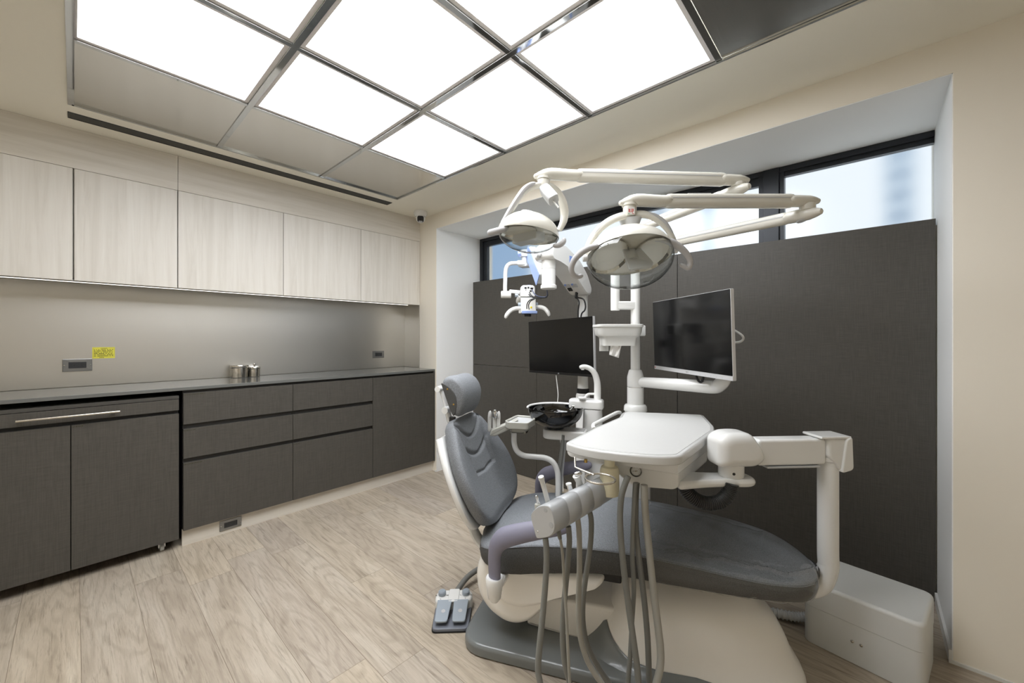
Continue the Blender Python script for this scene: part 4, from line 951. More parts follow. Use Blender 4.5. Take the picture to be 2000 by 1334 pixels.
# ------------------------------------------------------------------ spittoon unit
DU = 2.08
bc = P(1206, 900, 2.12); bc.z = 0
unit = thing('spittoon_unit', 'white water unit with a smoked glass spittoon bowl beyond the chair', 'spittoon unit', bc)
obj('cabinet', G().slab(rect(.33, .22, .05, 6), bc + UP * .002, E1, E2, UP, .742, .004, 3, .02), 'white', unit)
cc = P(1158, 800, DU); zc0, zc1 = P(1158, 797, DU).z, P(1158, 780, DU).z; c0 = V((cc.x, cc.y, 0))
obj('column', G().loft([[c0 + E1 * x * k + E2 * y * k + UP * z for x, y in rect(.095, .10, .035, 6)] for z, k in [(.70, 1.12), (.78, 1.07), (zc0 - .02, 1.0), (zc0 - .003, .99)]]), 'white', unit)
capp = rpoly([(-.125, -.04), (.055, -.052), (.055, .052), (-.125, .04)], [.035, .03, .03, .035], 6)
obj('column_cap', G().slab(capp, c0 + UP * zc0, E1, E2, UP, zc1 - zc0, .004, 3, .012), 'white', unit)
obj('faucet', G().tube(QL((1166.5, 785, DU), (1167, 762, DU), (1166, 745, DU), (1161.5, 730, DU), (1153, 720.5, DU), (1143, 716.5, DU), (1135.5, 717, DU)), [.0185, .018, .017, .0155, .0135, .0125, .0115], 16, 6, dome=True).cyl(P(1138, 718, DU), P(1138, 722.5, DU), .008), 'white', unit)
g = G().cyl(P(1137, 779, DU - .02), P(1137, 775, DU - .02), .022, bev=.004); g.tube(QL((1141, 778, DU), (1147, 771, DU), (1151, 769.5, DU), (1164, 769.5, DU)), .006, 10, 4); obj('tumbler_rest', g, 'white', unit)
bw = P(1084.5, 797, 2.05); bz0 = P(1084.5, 832, 2.05).z; R0 = px(53.5, 2.05); prof = []
for k in range(15):
    a = k / 14 * math.pi / 2; prof.append((.036 + (R0 - .036) * math.sin(a) ** .85 if k else .036, bz0 + (bw.z - bz0) * (1 - math.cos(a)) ** .92))
o_ = V((bw.x, bw.y, 0))
bowl = obj('bowl', G().lathe(prof + [(R0 - .004, bw.z + .001)] + [(r - .004, z + .004) for r, z in reversed(prof)], o_, n=56, cap=False), 'bowl', unit, 'smoked glass spittoon bowl', sharp=60)
obj('bowl_base', G().lathe([(.044, bz0 - .010), (.044, bz0 - .002), (.036, bz0 + .002)], o_), 'black', bowl)
obj('drain_strainer', G().lathe([(.034, bz0 + .006), (.034, bz0 + .012), (.026, bz0 + .02), (.001, bz0 + .022)], o_), 'lgrey', bowl)
aF = math.atan2(FW.y, FW.x); arc = [o_ + V((math.cos(aF + q), math.sin(aF + q), 0)) * (R0 + .001) + UP * (bw.z + .002) for q in [math.radians(-62 + 4.2 * k) for k in range(36)]]
obj('rim_highlight', G().tube(arc, .0065, 10, 1, dome=True), 'white', bowl)  # reflection along the far rim of the bowl, put in as a white arc
obj('rinse_nozzle', G().cyl(P(1117, 796, 2.03), P(1112, 802, 2.0), .005).lathe([(.008, -.006), (.008, .006)], P(1119, 794, 2.04), -RT, 16), 'chrome', unit)
zs1 = bz0 - .011; bar = rpoly([(-.062, -.062), (.16, -.05), (.16, .05), (-.062, .062)], [.06, .01, .01, .06], 8)
obj('bowl_support', G().slab(bar, o_ + UP * (zs1 - .047), E1, E2, UP, .047, .008, 3, .010), 'white', unit)
for k, (u0, u1, d) in enumerate([(1100, 1092, 1.98), (1104, 1097, 2.0), (1098, 1089, 2.02)]):
    obj('hose', G().tube(QL((u0, 850, d), (u0 - 2, 880, d), (u1, 930, d), (u1 - 2, 985, d), (u1 + 6, 1040, d + .05), (1130, 1075, 2.1)), .0075, 10, 5), 'hose' if k != 1 else 'lgrey', unit)
# ------------------------------------------------------------------ assistant's tray and arm
DA = 1.95
t = thing('assistant_tray', 'small warm grey instrument tray on a bent white tube behind the backrest', 'instrument tray', P(1018, 825, DA))
def ap(u, v, z): p = PZ(u, v, z); return (p.x, p.y)
zA = P(1018, 819, DA).z
ao = [ap(986, 821.5, zA), ap(1009, 810.5, zA), ap(1042, 813, zA), ap(1045.5, 818, zA), ap(1031, 827, zA), ap(992, 825.5, zA)]
ao = rpoly(ao, .012, 4)
X_, Y_ = V((1, 0, 0)), V((0, 1, 0))
tr = obj('tray', G().slab(ao, (0, 0, zA - .030), X_, Y_, UP, .018, .003), 'traygrey', t)
g = G(); n_ = len(ao); inn = inset(ao, .008)
g.loft([[V((x, y, zA - .013)) for x, y in ao], [V((x, y, zA)) for x, y in ao], [V((x, y, zA + .001)) for x, y in inset(ao, .004)], [V((x, y, zA - .002)) for x, y in inn], [V((x, y, zA - .0125)) for x, y in inn]], cap=False)
obj('tray_rim', g, 'traygrey', tr)
obj('tray_liner', G().slab(inset(ao, .009), (0, 0, zA - .0125), X_, Y_, UP, .004), 'lgrey', tr)
obj('tray_foot', G().slab(inset(ao, .022), (0, 0, zA - .052), X_, Y_, UP, .022, .006), 'traygrey', t)
nk_ = G(); nk_.slab(rpoly([(u, v) for u, v in [(0, 0), (.13, .052), (.13, .020), (.02, -.032), (-.01, -.03)]], .008), P(960, 838, DA) - FW * .02, RT, UP, FW, .045, .006); obj('holder_neck', nk_, 'traygrey', t)
obj('arm', G().tube(QL((1004, 833, DA), (1004, 848, DA), (1004.5, 866, DA), (1010, 881, DA), (1023, 889.5, DA), (1045, 892, DA), (1065, 894.5, DA), (1079, 902, DA), (1087.5, 917, DA), (1090, 938, DA), (1090, 1000, DA), (1092, 1060, DA + .03), (1125, 1085, 2.05)), .0135, 16, 6), 'white', t)
for (u, v0_, v1_, m_, lab) in [(957, 806, 836, 'matt', 'small white suction handpiece, leftmost behind the headrest'), (966.5, 806, 836, 'chrome', 'steel syringe standing between two white handpieces behind the chair'), (974, 807, 832, 'matt', 'small white handpiece beside the steel syringe, nearest the small tray')]:
    h = thing('assistant_handpiece', lab, 'handpiece', P(u, v1_, DA), 'handpieces by the small tray')
    obj('handle', G().tube(QL((u - 1, v1_ + 4, DA), (u - .5, v0_ + 10, DA), (u + (0 if m_ == 'matt' else .5), v0_, DA)), [.009, .010, .008], 14, 3, dome=True), m_ if m_ == 'matt' else 'matt', h)
    obj('head', G().tube(QL((u, v0_ + 7, DA - .012), (u + .4, v0_ - 2, DA - .012)), .005 if m_ == 'matt' else .011, 12, 1, dome=True), 'white' if m_ == 'matt' else 'chrome', h)

# ------------------------------------------------------------------ pole that carries lamps, monitor and tissue tray
DPL = 2.10; pp_ = P(1241, 700, DPL); PO = V((pp_.x, pp_.y, 0)); zv = lambda v, d=DPL: H - (v - V0) * d / F
pole = thing('equipment_pole', 'white upright pole behind the instrument table carrying lamps and monitor', 'pole', PO)
obj('lower_tube', G().lathe([(.055, .70), (.055, zv(802)), (.060, zv(802) + .001), (.058, zv(793)), (.052, zv(790)), (.0425, zv(789)), (.0425, zv(756))], PO), 'white', pole)
obj('ring_gap', G().lathe([(.039, zv(756.5)), (.039, zv(753.5))], PO), 'chrome', pole)
obj('collar', G().lathe([(.042, zv(736)), (.041, zv(734)), (.034, zv(724)), (.030, zv(722)), (.025, zv(721.5))], PO), 'white', pole)
obj('upper_tube', G().lathe([(.0245, zv(722)), (.0245, zv(640)), (.0245, zv(494))], PO), 'white', pole)
pb = P(1201.5, 600, DPL - .01); PB = V((pb.x, pb.y, 0))
obj('side_tube', G().lathe([(.021, zv(607)), (.0235, zv(606)), (.0235, zv(470))], PB), 'white', pole)
obj('bridge', bar_(G(), V((PB.x, PB.y, zv(597))), V((PO.x, PO.y, zv(597))), .044, .044, .008, .008), 'white', pole)
# tissue holder
t = thing('tissue_holder', 'white plastic tray with a tissue box clamped to the pole', 'tissue holder', P(1206, 650, 2.03))
DT = 2.0; tc = P(1206, 640, DT); TC = V((tc.x, tc.y, 0)); wv_ = px(88, DT)
def tring(v, w, d, r): return [TC + RT * x + V((FW.x, FW.y, 0)) * y + UP * zv(v, DT) for x, y in rect(px(w, DT), d, r, 6)]
obj('tray', G().loft([tring(656, 78, .125, .03), tring(650, 84, .135, .035), tring(640, 86, .14, .035), tring(638.5, 90, .15, .035), tring(634.5, 90, .15, .035), tring(634, 86, .14, .03), tring(640, 82, .13, .03)]), 'matt', t)
obj('tissue_box', G().loft([tring(675, 62, .10, .015), tring(673, 64, .10, .02), tring(660, 66, .105, .02), tring(656, 74, .12, .03)]), 'matt', t)
obj('side_flap', G().slab([(-.018, -.036), (.028, -.036), (.028, .04), (-.018, .04)], P(1178, 672, DT + .02), RT, UP, FW, .008, .002), 'matt', t)
obj('clamp', G().box(P(1246, 646, DPL - .005), (.062, .066, .056), math.atan2(RT.y, RT.x), .006), 'matt', t)
tis = [(1196, 674), (1213, 676), (1206, 698), (1190, 692)]; g = G(); rows = []
for i in range(9):
    q = i / 8; a = V((1193 + (1190 - 1193) * q, 672 + 21 * q, 0)); b = V((1214 - 6 * q, 674 + 25 * q, 0)); rows.append([P(*(a.lerp(b, k / 8).to_2d()), 1.965 + .006 * math.sin(k * 1.3 + q * 3)) for k in range(9)])
g.loft(rows, cap=False, closed=False); o_t = obj('tissue', g, 'paper', t); sm = o_t.modifiers.new('s', 'SOLIDIFY'); sm.thickness = .0012

# ------------------------------------------------------------------ monitors
def monitor(name, label, TL, TR, BL, BR, chin, side, logo, white):
    ux = ((TR - TL) + (BR - BL)).normalized(); w = ((TR - TL).length + (BR - BL).length) / 2; h = ((TL - BL).length + (TR - BR).length) / 2
    c = (TL + TR + BL + BR) / 4; uy = ((TL - BL) + (TR - BR)); uy = (uy - ux * uy.dot(ux)).normalized(); n = ux.cross(uy)
    if n.dot(CAM - c) < 0: n = -n
    t = thing(name, label, 'monitor', c)
    obj('bezel', G().slab(rect(w, h, .004, 2), c, ux, uy, -n, .014, .001), side, t)
    obj('panel', G().slab(rect(w - .005, h - chin - .003, .002, 1, (0, chin / 2)), c + n * .0012, ux, uy, -n, .002), 'screen', t)
    ch = obj('chin', G().slab(rect(w - .001, chin, .002, 1, (0, -h / 2 + chin / 2 + .0005)), c + n * .0016, ux, uy, -n, .003), 'bezel' if white else 'black', t)
    obj('rear_cover', G().loft([[c - n * z + ux * x * k + uy * (y * k) for x, y in rect(w * .96, h * .94, .02, 4)] for z, k in [(.013, 1), (.022, .93), (.035, .72), (.045, .5)]]), side, t)
    text(logo, .011, c - uy * (h / 2 - chin / 2) + n * .0017, ux if ux.dot(RT) > 0 else -ux, uy, 'inkw' if white else 'bezel', ch, 'logo')
    return t, c, ux, uy, n, w, h, ch
DL_, DR_ = .36 * F / 130, .36 * F / 181
mr, c, ux, uy, n, w, h, ch = monitor('monitor', 'black screen with a white lower bezel on a bent arm, right of the pole', P(1274.3, 590.4, DL_), P(1427, 563.4, DR_), P(1279.3, 720.5, DL_), P(1432, 744.7, DR_), .018, 'bezel', 'HKC', True)
g = G()
for k in range(5): g.box(c + ux * (w * (.16 + .06 * k)) - uy * (h / 2 - .007) + n * .0018, (.003, .0012, .0006), R=Matrix((ux, uy, n)).transposed())
obj('button_mark', g, 'inkw', ch)
obj('badge', G().box(c - ux * (w / 2 - .009) - uy * (h / 2 - .010) + n * .0018, (.006, .008, .0006), R=Matrix((ux, uy, n)).transposed()), 'red', ch)
z0 = zv(745.5); hub = V((PO.x, PO.y, z0)); back_ = c - n * .05
elb = P(1392, 756, 1.80)
obj('arm_hub', G().lathe([(.0415, z0 - .026), (.0425, z0 - .024), (.0425, z0 + .024), (.0415, z0 + .026)], PO), 'white', mr)
d_ = (elb - hub).normalized(); cb_ = back_ - n * .055
obj('arm', G().tube([hub + d_ * .03, hub.lerp(elb, .35), hub.lerp(elb, .72), elb, P(1406, 751, 1.765), P(1414, 738, 1.76), P(1416, 715, 1.765), P(1416, 690, 1.77)], [.026, .028, .0295, .030, .030, .030, .029, .028], 20, 7), 'white', mr)
kn = P(1416, 680, 1.77)
obj('mount_plate', bar_(G(), kn, c - n * .04, .06, .05, .01, .01), 'white', mr)
obj('mount_knuckle', G().cyl(kn - UP * .05, kn + UP * .05, .033, bev=.008), 'white', mr)
obj('cable_loop', G().tube(QL((1424, 640, 1.70), (1436, 646, 1.68), (1449, 655, 1.66), (1451.5, 662, 1.66), (1444, 668, 1.67), (1424, 669, 1.70)), .0048, 12, 6), 'white', mr)
obj('cable', G().tube(QL((1359, 722, 1.84), (1361, 738, 1.83), (1368, 746.5, 1.82), (1373, 740, 1.81), (1374, 722, 1.80)), .0055, 12, 6), 'cable', mr)
ml, c2, ux, uy, n, w, h, ch = monitor('monitor', 'black framed screen left of the pole, below the microscope', P(1033, 628.8, 2.83), P(1158.4, 617, 2.33), P(1033.3, 727, 2.83), P(1159.8, 737, 2.33), .014, 'black', 'LG', False)
obj('edge_strip', G().box(c2 + ux * (w / 2 + .0015) - n * .007, (.003, h, .016), R=Matrix((ux, uy, n)).transposed()), 'bezel', ml, 'silver side edge')
obj('cord', G().tube(QL((1086, 733, 2.62), (1088, 750, 2.62), (1090, 770, 2.62), (1089, 790, 2.62), (1091, 815, 2.62), (1094, 850, 2.62), (1098, 900, 2.62), (1100, 960, 2.62)), .0035, 10, 5), 'white', ml, 'thin white cord')
# ------------------------------------------------------------------ operating lamps
def knuckle(g, a, b, r0, r1, k=(1, 1)):
    a, b = V(a), V(b); g.tube([a, a.lerp(b, .35), a.lerp(b, .7), b], [r0, (r0 + r1) * .55, (r0 * .3 + r1 * .8), r1 * .75], 18, 4, sq=k, dome=True); return g
def lamp(name, label, base, el_lo, el_up, root, neck_top, neck_bot, zoff):
    t = thing(name, label, 'dental lamp', base)
    # spigot on the post, lower arm, elbow, upper arm
    a = base + UP * .012; d = (el_lo - a).normalized(); d2 = (root - el_up).normalized()
    obj('spigot', G().lathe([(.025, -.02), (.027, -.016), (.027, .03), (.020, .036)], base), 'warm', t)
    la = obj('lower_arm', bar_(G(), a + d * .02, el_lo - d * .055, .044, .040, .017, .012), 'warm', t)
    nn = UP.cross(d).normalized(); uu = d.cross(nn)
    obj('groove', bar_(G(), a + d * .05 - nn * .0205 * (1 if nn.dot(FW) > 0 else -1) + uu * .004, el_lo - d * .07 - nn * .0205 * (1 if nn.dot(FW) > 0 else -1) + uu * .004, .004, .0012, .0002, .001), 'lgrey', la)
    kl = obj('lower_knuckle', knuckle(G(), el_lo - d * .06, el_lo + d * .032, .0235, .020, (.92, 1.05)), 'warm', t)
    obj('grey_cap', knuckle(G(), el_lo - d * .022 - UP * .018, el_lo + d * .03 - UP * .003, .014, .012, (.6, 1)), 'lgrey', kl)
    obj('elbow_pivot', G().cyl(el_lo + UP * .012, V((el_lo.x, el_lo.y, el_up.z - .010)), .0245, bev=.002), 'warm', t)
    obj('upper_knuckle', knuckle(G(), el_up + d2 * .062, el_up - d2 * .028, .0235, .019, (.85, 1.1)), 'warm', t)
    ua = obj('upper_arm', bar_(G(), el_up + d2 * .045, root - d2 * .05, .047, .042, .016, .020), 'warm', t)
    n2 = UP.cross(d2).normalized(); n2 = -n2 if n2.dot(FW) > 0 else n2; u2 = n2.cross(d2); u2 = u2 if u2.z > 0 else -u2
    obj('groove', bar_(G(), el_up + d2 * .075 + n2 * .0212 + u2 * .006, root - d2 * .075 + n2 * .0212 + u2 * .006, .0035, .0012, .0002, .001), 'lgrey', ua)
    g = G()
    for q in (el_up + d2 * .064, root - d2 * .068): g.lathe([(.0022, 0), (.0022, .0006)], q + n2 * .0212 + u2 * .006, n2, 10)
    obj('screw', g, 'black', ua)
    obj('arm_inlay', bar_(G(), root - d2 * .13 + u2 * .0232, root - d2 * .21 + u2 * .0232, .003, .022, .001, .001), 'lgrey', ua)
    tip = neck_top + d2 * .026 + UP * .010
    obj('head_knuckle', G().tube([root - d2 * .065, root - d2 * .03, neck_top.lerp(root, .45) + UP * .012, neck_top + UP * .014, tip], [.0235, .024, .025, .024, .013], 18, 5, sq=(.85, 1.1), dome=True), 'warm', t)
    nk2 = obj('neck', G().cyl(neck_top + UP * .004, neck_bot, .0235, .0225, bev=.002).cyl(neck_top + UP * .006, neck_top - UP * .002, .0265), 'warm', t)
    return t, nk2
zB_ = zv(490); ba = V((PO.x, PO.y, zv(493)))
DLA = 1.38
la_, nkA = lamp('operating_lamp', 'larger and nearer operating lamp with a clear dome, above the instrument table', ba, P(1577, 418, DLA), P(1577, 393, DLA), P(1268, 393, DLA), P(1230, 402, DLA), P(1230, 424, DLA), 0)
# label on the neck
nf = (-FW - RT * .1).normalized(); sx_ = UP.cross(nf).normalized() ; sx_ = sx_ if sx_.dot(RT) > 0 else -sx_
lc = P(1230, 416, DLA) + nf * .0236
lb = obj('neck_label', G().slab(rect(.024, .024, .002, 2), lc - nf * .001, sx_, UP, nf, .0016), 'matt', nkA)
g = G(); Rl = Matrix((sx_, UP, nf)).transposed()
for x, y, a_, b_ in [(-.006, .006, .006, .0013), (-.006, .002, .006, .0013), (-.006, -.003, .005, .0013), (-.0075, .001, .0013, .011), (-.004, .0, .0013, .010), (.0045, .006, .008, .0013), (.0045, .0025, .007, .0013), (.0045, -.001, .008, .0013), (.002, .002, .0013, .009), (.007, .002, .0013, .009), (.0045, -.005, .0013, .006), (0, -.0035, .004, .0013)]:
    g.box(lc + sx_ * x + UP * y + nf * .0008, (a_, b_, .0006), R=Rl)
obj('red_print', g, 'red', lb); obj('red_bar', G().box(lc + sx_ * .007 - UP * .0098 + nf * .0008, (.006, .0014, .0006), R=Rl), 'red', lb); obj('green_bar', G().box(lc - sx_ * .0075 - UP * .0098 + nf * .0008, (.006, .0014, .0006), R=Rl), 'green', lb)
yk = obj('yoke', G().tube(QL(*[(u, v, DLA) for u, v in [(1144, 500), (1147, 487), (1155, 468), (1171, 447), (1192, 431), (1214, 422.5), (1235, 419.5), (1258, 419), (1278, 425), (1295, 438), (1309, 456), (1317, 474), (1319, 489)]]), [.009, .010, .011, .012, .013, .0135, .0135, .0135, .013, .012, .011, .010, .009], 16, 5, sq=(.8, 1.3)), 'warm', la_)
obj('grip_pad', G().tube(QL((1266, 418.5, DLA), (1280, 423.5, DLA), (1298, 437, DLA), (1311, 456, DLA)), [.008, .011, .011, .008], 12, 4, sq=(.9, 1.2), dome=True), 'lgrey', yk)
obj('grip_pad', G().tube(QL((1196, 428, DLA), (1181, 437, DLA), (1165, 452, DLA), (1153, 471, DLA)), [.007, .009, .009, .007], 12, 4, sq=(.9, 1.2), dome=True), 'lgrey', yk)
for u, v in [(1143, 504), (1318, 488)]:
    obj('yoke_pivot', G().cyl(P(u - 5, v, DLA), P(u + 5, v, DLA), .013, bev=.003), 'white', yk)
obj('hub', G().tube(QL((1231, 428, DLA + .01), (1231, 449, DLA + .01)), [.040, .026], 20, 1, sq=(.75, 1)), 'lgrey', la_)
HC = P(1230, 503, DLA); axn = (UP * .92 + FW * .39).normalized(); hx = RT.copy(); hy = axn.cross(hx).normalized()
hx = (RT + UP * .06).normalized(); hy = axn.cross(hx).normalized(); axn = hx.cross(hy)
SA, SB, SCC = .150, .124, .107
hous = obj('housing', G().loft(ball(None, HC, hx * SA, hy * SB, axn * SCC, .10, .9995, 48, 16) + [], cap=True), 'warm', la_, sharp=60)
obj('housing_ridge', G().tube(QL((1212, 446, DLA + .005), (1230, 442, DLA + .005), (1247, 447, DLA + .005)), [.008, .016, .008], 12, 5, dome=True), 'warm', hous)
rim = ball(None, HC, hx * SA * 1.008, hy * SB * 1.008, axn * SCC, .06, .12, 48, 2)
obj('housing_rim', G().loft(rim, cap=False), 'warm', hous)
obj('lens_cover', G().loft(ball(None, HC, hx * SA * .992, hy * SB * .992, axn * SCC, -.9995, .09, 48, 18), cap=False), 'lens', la_, 'clear dome', sharp=60)
def dish(c, ax, bx_, up, ra, rb, depth, nr, na, tw=.5):
    """concave mirror dish made of flat steps, open along -up"""
    g = G(); rnd = random.Random(4)
    for i in range(nr):
        r0, r1 = .12 + .88 * i / nr, .12 + .88 * (i + 1) / nr
        for k in range(na):
            a0, a1 = 2 * math.pi * k / na, 2 * math.pi * (k + 1) / na; z0 = depth * (1 - r0 * r0) + .004 * (k % 2); z1 = depth * (1 - r1 * r1) - .003 * (i % 2)
            q = [c + ax * (ra * r * math.cos(a)) + bx_ * (rb * r * math.sin(a)) + up * z for r, a, z in [(r0, a0, z0), (r1, a0, z1), (r1, a1, z1), (r0, a1, z0)]]
            g.add(q + [p_ + up * .003 for p_ in q], [(0, 1, 2, 3), (7, 6, 5, 4), (0, 4, 5, 1), (1, 5, 6, 2), (2, 6, 7, 3), (3, 7, 4, 0)])
    return g
for sx in (-1, 1):
    obj('reflector', dish(HC + hx * SA * .47 * sx + axn * .004, hx, hy, axn, SA * .44, SB * .82, .062, 4, 18), 'reflector', la_, sharp=1)
obj('reflector_plate', G().loft([[HC + axn * z + hx * (SA * .97 * k * math.cos(a)) + hy * (SB * .97 * k * math.sin(a)) for a in [2 * math.pi * q / 48 for q in range(48)]] for z, k in [(.012, .6), (.014, .98), (.020, .985), (.026, .95)]], cap=False), 'shield', la_)
obj('bulb_shield', G().tube([HC + axn * .050 - hy * .012, HC - axn * .030 - hy * .02], .023, 20, 1).slab(rpoly([(-.033, .040), (.020, .040), (.064, -.040), (.055, -.058), (.010, -.060), (-.022, -.066)], .012, 4), HC - axn * .008 - hy * .036, hx, axn, hy, .010, .003), 'shield', la_)
hd_ = [(1167, 480), (1152, 484), (1136, 493), (1122, 507), (1116, 523), (1119, 535), (1128, 540.5), (1135, 539)]
obj('handle', G().tube(QL(*[(u, v, DLA - .06 + .008 * k) for k, (u, v) in enumerate(hd_)]), [.007, .0105, .0115, .0105, .0095, .009, .0085, .0075], 16, 6, dome=True), 'soft', la_)
hd_ = [(1279, 468.5), (1294, 468), (1313, 474), (1331, 486), (1344, 501), (1348, 514), (1344, 523), (1335, 520), (1331, 518)]
obj('handle', G().tube(QL(*[(u, v, DLA - .06 + .004 * k) for k, (u, v) in enumerate(hd_)]), [.006, .010, .0125, .012, .0105, .0095, .009, .008, .007], 16, 6, dome=True), 'soft', la_)
# smaller looking lamp, farther to the left, swung round
DLB = 1.5; bb = V((PB.x, PB.y, zv(469)))
lb_, nkB = lamp('operating_lamp', 'farther operating lamp, turned aside, in front of the microscope', bb, P(1442, 371, DLB), P(1442, 352, DLB), P(1098, 342, DLB), P(1062, 350, DLB), P(1062, 366, DLB), 0)
ykb = obj('yoke', G().tube(QL((979, 444, 1.46), (985, 434, 1.46), (997, 415, 1.46), (1012, 391, 1.46), (1024, 375, 1.47), (1036, 366, 1.48), (1050, 362.5, 1.49), (1064, 362, 1.50), (1078, 366, 1.51), (1091, 379, 1.53), (1099, 396, 1.54), (1102.5, 415, 1.55), (1100, 434, 1.55), (1092, 450, 1.55)), [.008, .010, .0105, .011, .0115, .012, .0125, .0125, .0125, .0135, .015, .015, .013, .010], 16, 5, sq=(.8, 1.2)), 'warm', lb_)
obj('grip_pad', G().tube(QL((981, 436, 1.45), (995, 413, 1.45), (1010, 389, 1.45), (1023, 371, 1.46), (1036, 361.5, 1.47), (1044, 359.5, 1.48)), [.008, .011, .0115, .0115, .010, .007], 12, 5, sq=(.9, 1.2), dome=True), 'soft', ykb)
g = G(); q0, q1 = P(1065, 371, 1.47), P(1080, 389, 1.44); axq = (q1 - q0); Lq = axq.length; axq.normalize(); nq = (RT * .8 + UP * .45); nq = (nq - axq * nq.dot(axq)).normalized(); mq = axq.cross(nq)
g.loft([[q0 + axq * z + nq * x * k + mq * y * k for x, y in rect(.042, .042, .012, 4)] for z, k in [(-.012, .8), (0, .95), (Lq * .6, 1), (Lq, 1.02), (Lq + .006, .93)]]); gb = obj('counterweight_box', g, 'lgrey', lb_)
obj('pin', G().tube(QL((1079, 390, 1.44), (1091, 406, 1.43)), .0033, 10, 1), 'matt', gb)
HB = P(1032.5, 458, DLB); ang = math.radians(42); bxx = (RT * math.cos(ang) + FW * math.sin(ang)); axb = (UP - RT * -.10).normalized(); axb = (UP + RT * .10 + FW * .05).normalized()
bxx = (bxx - axb * bxx.dot(axb)).normalized(); byy = axb.cross(bxx)
S1, S2 = .122, .108
hb = obj('housing', G().loft(ball(None, HB, bxx * S1, byy * S2, axb * .080, .0, .9995, 48, 14)), 'warm', lb_, sharp=60)
obj('housing_rim', G().loft(ball(None, HB, bxx * S1 * 1.006, byy * S2 * 1.006, axb * .08, -.05, .03, 48, 2), cap=False), 'warm', hb)
obj('housing_ridge', G().slab(ell(.052, .034, 28), HB + axb * .058, bxx, byy, axb, .024, .004, 3, .014), 'warm', hb)
obj('lens_cover', G().loft(ball(None, HB, bxx * S1 * .99, byy * S2 * .99, axb * .066, -.9995, .02, 48, 14), cap=False), 'lens', lb_, 'clear dome', sharp=60)
for sx in (-1, 1):
    obj('reflector', dish(HB + bxx * S1 * .46 * sx - axb * .004, bxx, byy, axb, S1 * .44, S2 * .8, .046, 4, 18), 'reflector', lb_, sharp=1)
obj('bulb_shield', G().box(HB - axb * .008, (.05, .13, .05), R=Matrix((bxx, byy, axb)).transposed(), bev=.006), 'shield', lb_)
obj('handle', G().tube(QL((957, 454.5, 1.42), (972, 450.5, 1.42), (988, 446, 1.43)), [.011, .0115, .010], 14, 3, dome=True), 'soft', lb_)
obj('handle', G().tube(QL((1084, 480, 1.46), (1092, 479, 1.45), (1099, 474, 1.44), (1101.5, 469, 1.44)), [.008, .0095, .010, .009], 14, 5, dome=True), 'soft', lb_)
# ------------------------------------------------------------------ microscope on its floor stand
DM = 2.55; mp_ = P(1138.5, 700, DM); MP = V((mp_.x, mp_.y, 0)); zm = lambda v, d=DM: H - (v - V0) * d / F
mic = thing('surgical_microscope', 'white and pale blue surgical microscope on a floor stand near the panelled wall', 'microscope', MP)
g = G()
for k in range(4):
    a = math.radians(45 + 90 * k); g.tube([MP + UP * .085, MP + V((math.cos(a), math.sin(a), 0)) * .26 + UP * .075], [.04, .028], 12, 1, dome=True)
obj('stand_base', g, 'white', mic)
for k in range(4):
    a = math.radians(45 + 90 * k); c = MP + V((math.cos(a), math.sin(a), 0)) * .25; obj('wheel', G().cyl(c + V((-math.sin(a), math.cos(a), 0)) * .012 + UP * .03, c - V((-math.sin(a), math.cos(a), 0)) * .012 + UP * .03, .029, bev=.004), 'lgrey', mic)
obj('stand_tube', G().lathe([(.045, .08), (.045, zm(772)), (.036, zm(764)), (.033, zm(740)), (.031, zm(576))], MP), 'white', mic)
obj('stand_clamp', G().lathe([(.038, zm(774)), (.040, zm(773)), (.040, zm(759)), (.036, zm(758))], MP), 'black', mic)
CY = P(1071.5, 530, 2.2); CYb = V((CY.x, CY.y, 0)); pv = (CYb - MP).normalized(); pn = pv.cross(UP); pn = pn if pn.dot(FW) < 0 else -pn
def mq2(u, v): p = PPL(u, v, MP + pn * .06, pn) - MP; return (p.dot(pv), p.z)
hp_ = [(1079, 480), (1088, 472), (1097, 473), (1110, 482), (1133, 507), (1149, 538), (1157, 566), (1156, 576), (1148, 576), (1139, 562), (1126, 541), (1108, 519), (1092, 508), (1079, 503)]
hp_ = rpoly([mq2(*q) for q in hp_], .03, 4)
mh = obj('stand_housing', G().slab(hp_, MP - pn * .06, pv, UP, pn, .12, .014, 4, sc=True), 'white', mic, sharp=45)
zt_ = P(1071, 503, 2.2).z; zb3 = P(1071, 565, 2.2).z
obj('cylinder', G().lathe([(.036, zb3 + .022), (.0385, zb3 + .024), (.0385, zb3 + .11), (.037, zb3 + .112), (.039, zb3 + .113), (.040, zt_ + .02)], CYb), 'white', mic)
obj('cylinder_foot', G().lathe([(.036, zb3), (.0445, zb3 + .004), (.0445, zb3 + .020), (.040, zb3 + .024)], CYb), 'matt', mic)
obj('knob', G().cyl(P(1056, 499, 2.16), P(1049, 497, 2.16), .016, bev=.003), 'lgrey', mic)
a0, a1 = P(1058, 546, 2.30), P(1037, 490, 2.50)
arm_ = obj('spring_arm', bar_(G(), a0, a1, .075, .05, .012, .012), 'white', mic)
dv = (a1 - a0).normalized(); nv = UP.cross(dv).normalized(); nv = nv if nv.dot(RT) < 0 else -nv
obj('side_cover', bar_(G(), a0 + nv * .026 - dv * .01, a1 + nv * .026, .077, .004, .001, .01), 'blue', arm_, 'pale blue side cover')
obj('end_joint', G().cyl(P(1024, 489, 2.5), P(1024, 502, 2.5), .03, bev=.006).cyl(P(1024, 501, 2.5), P(1024, 516, 2.5), .017).box(P(1024, 519, 2.5), (.07, .06, .02), .3, .005), 'white', mic)
obj('knob', G().cyl(P(1017, 496, 2.47), P(1011, 496, 2.47), .018, bev=.003), 'blue', mic)
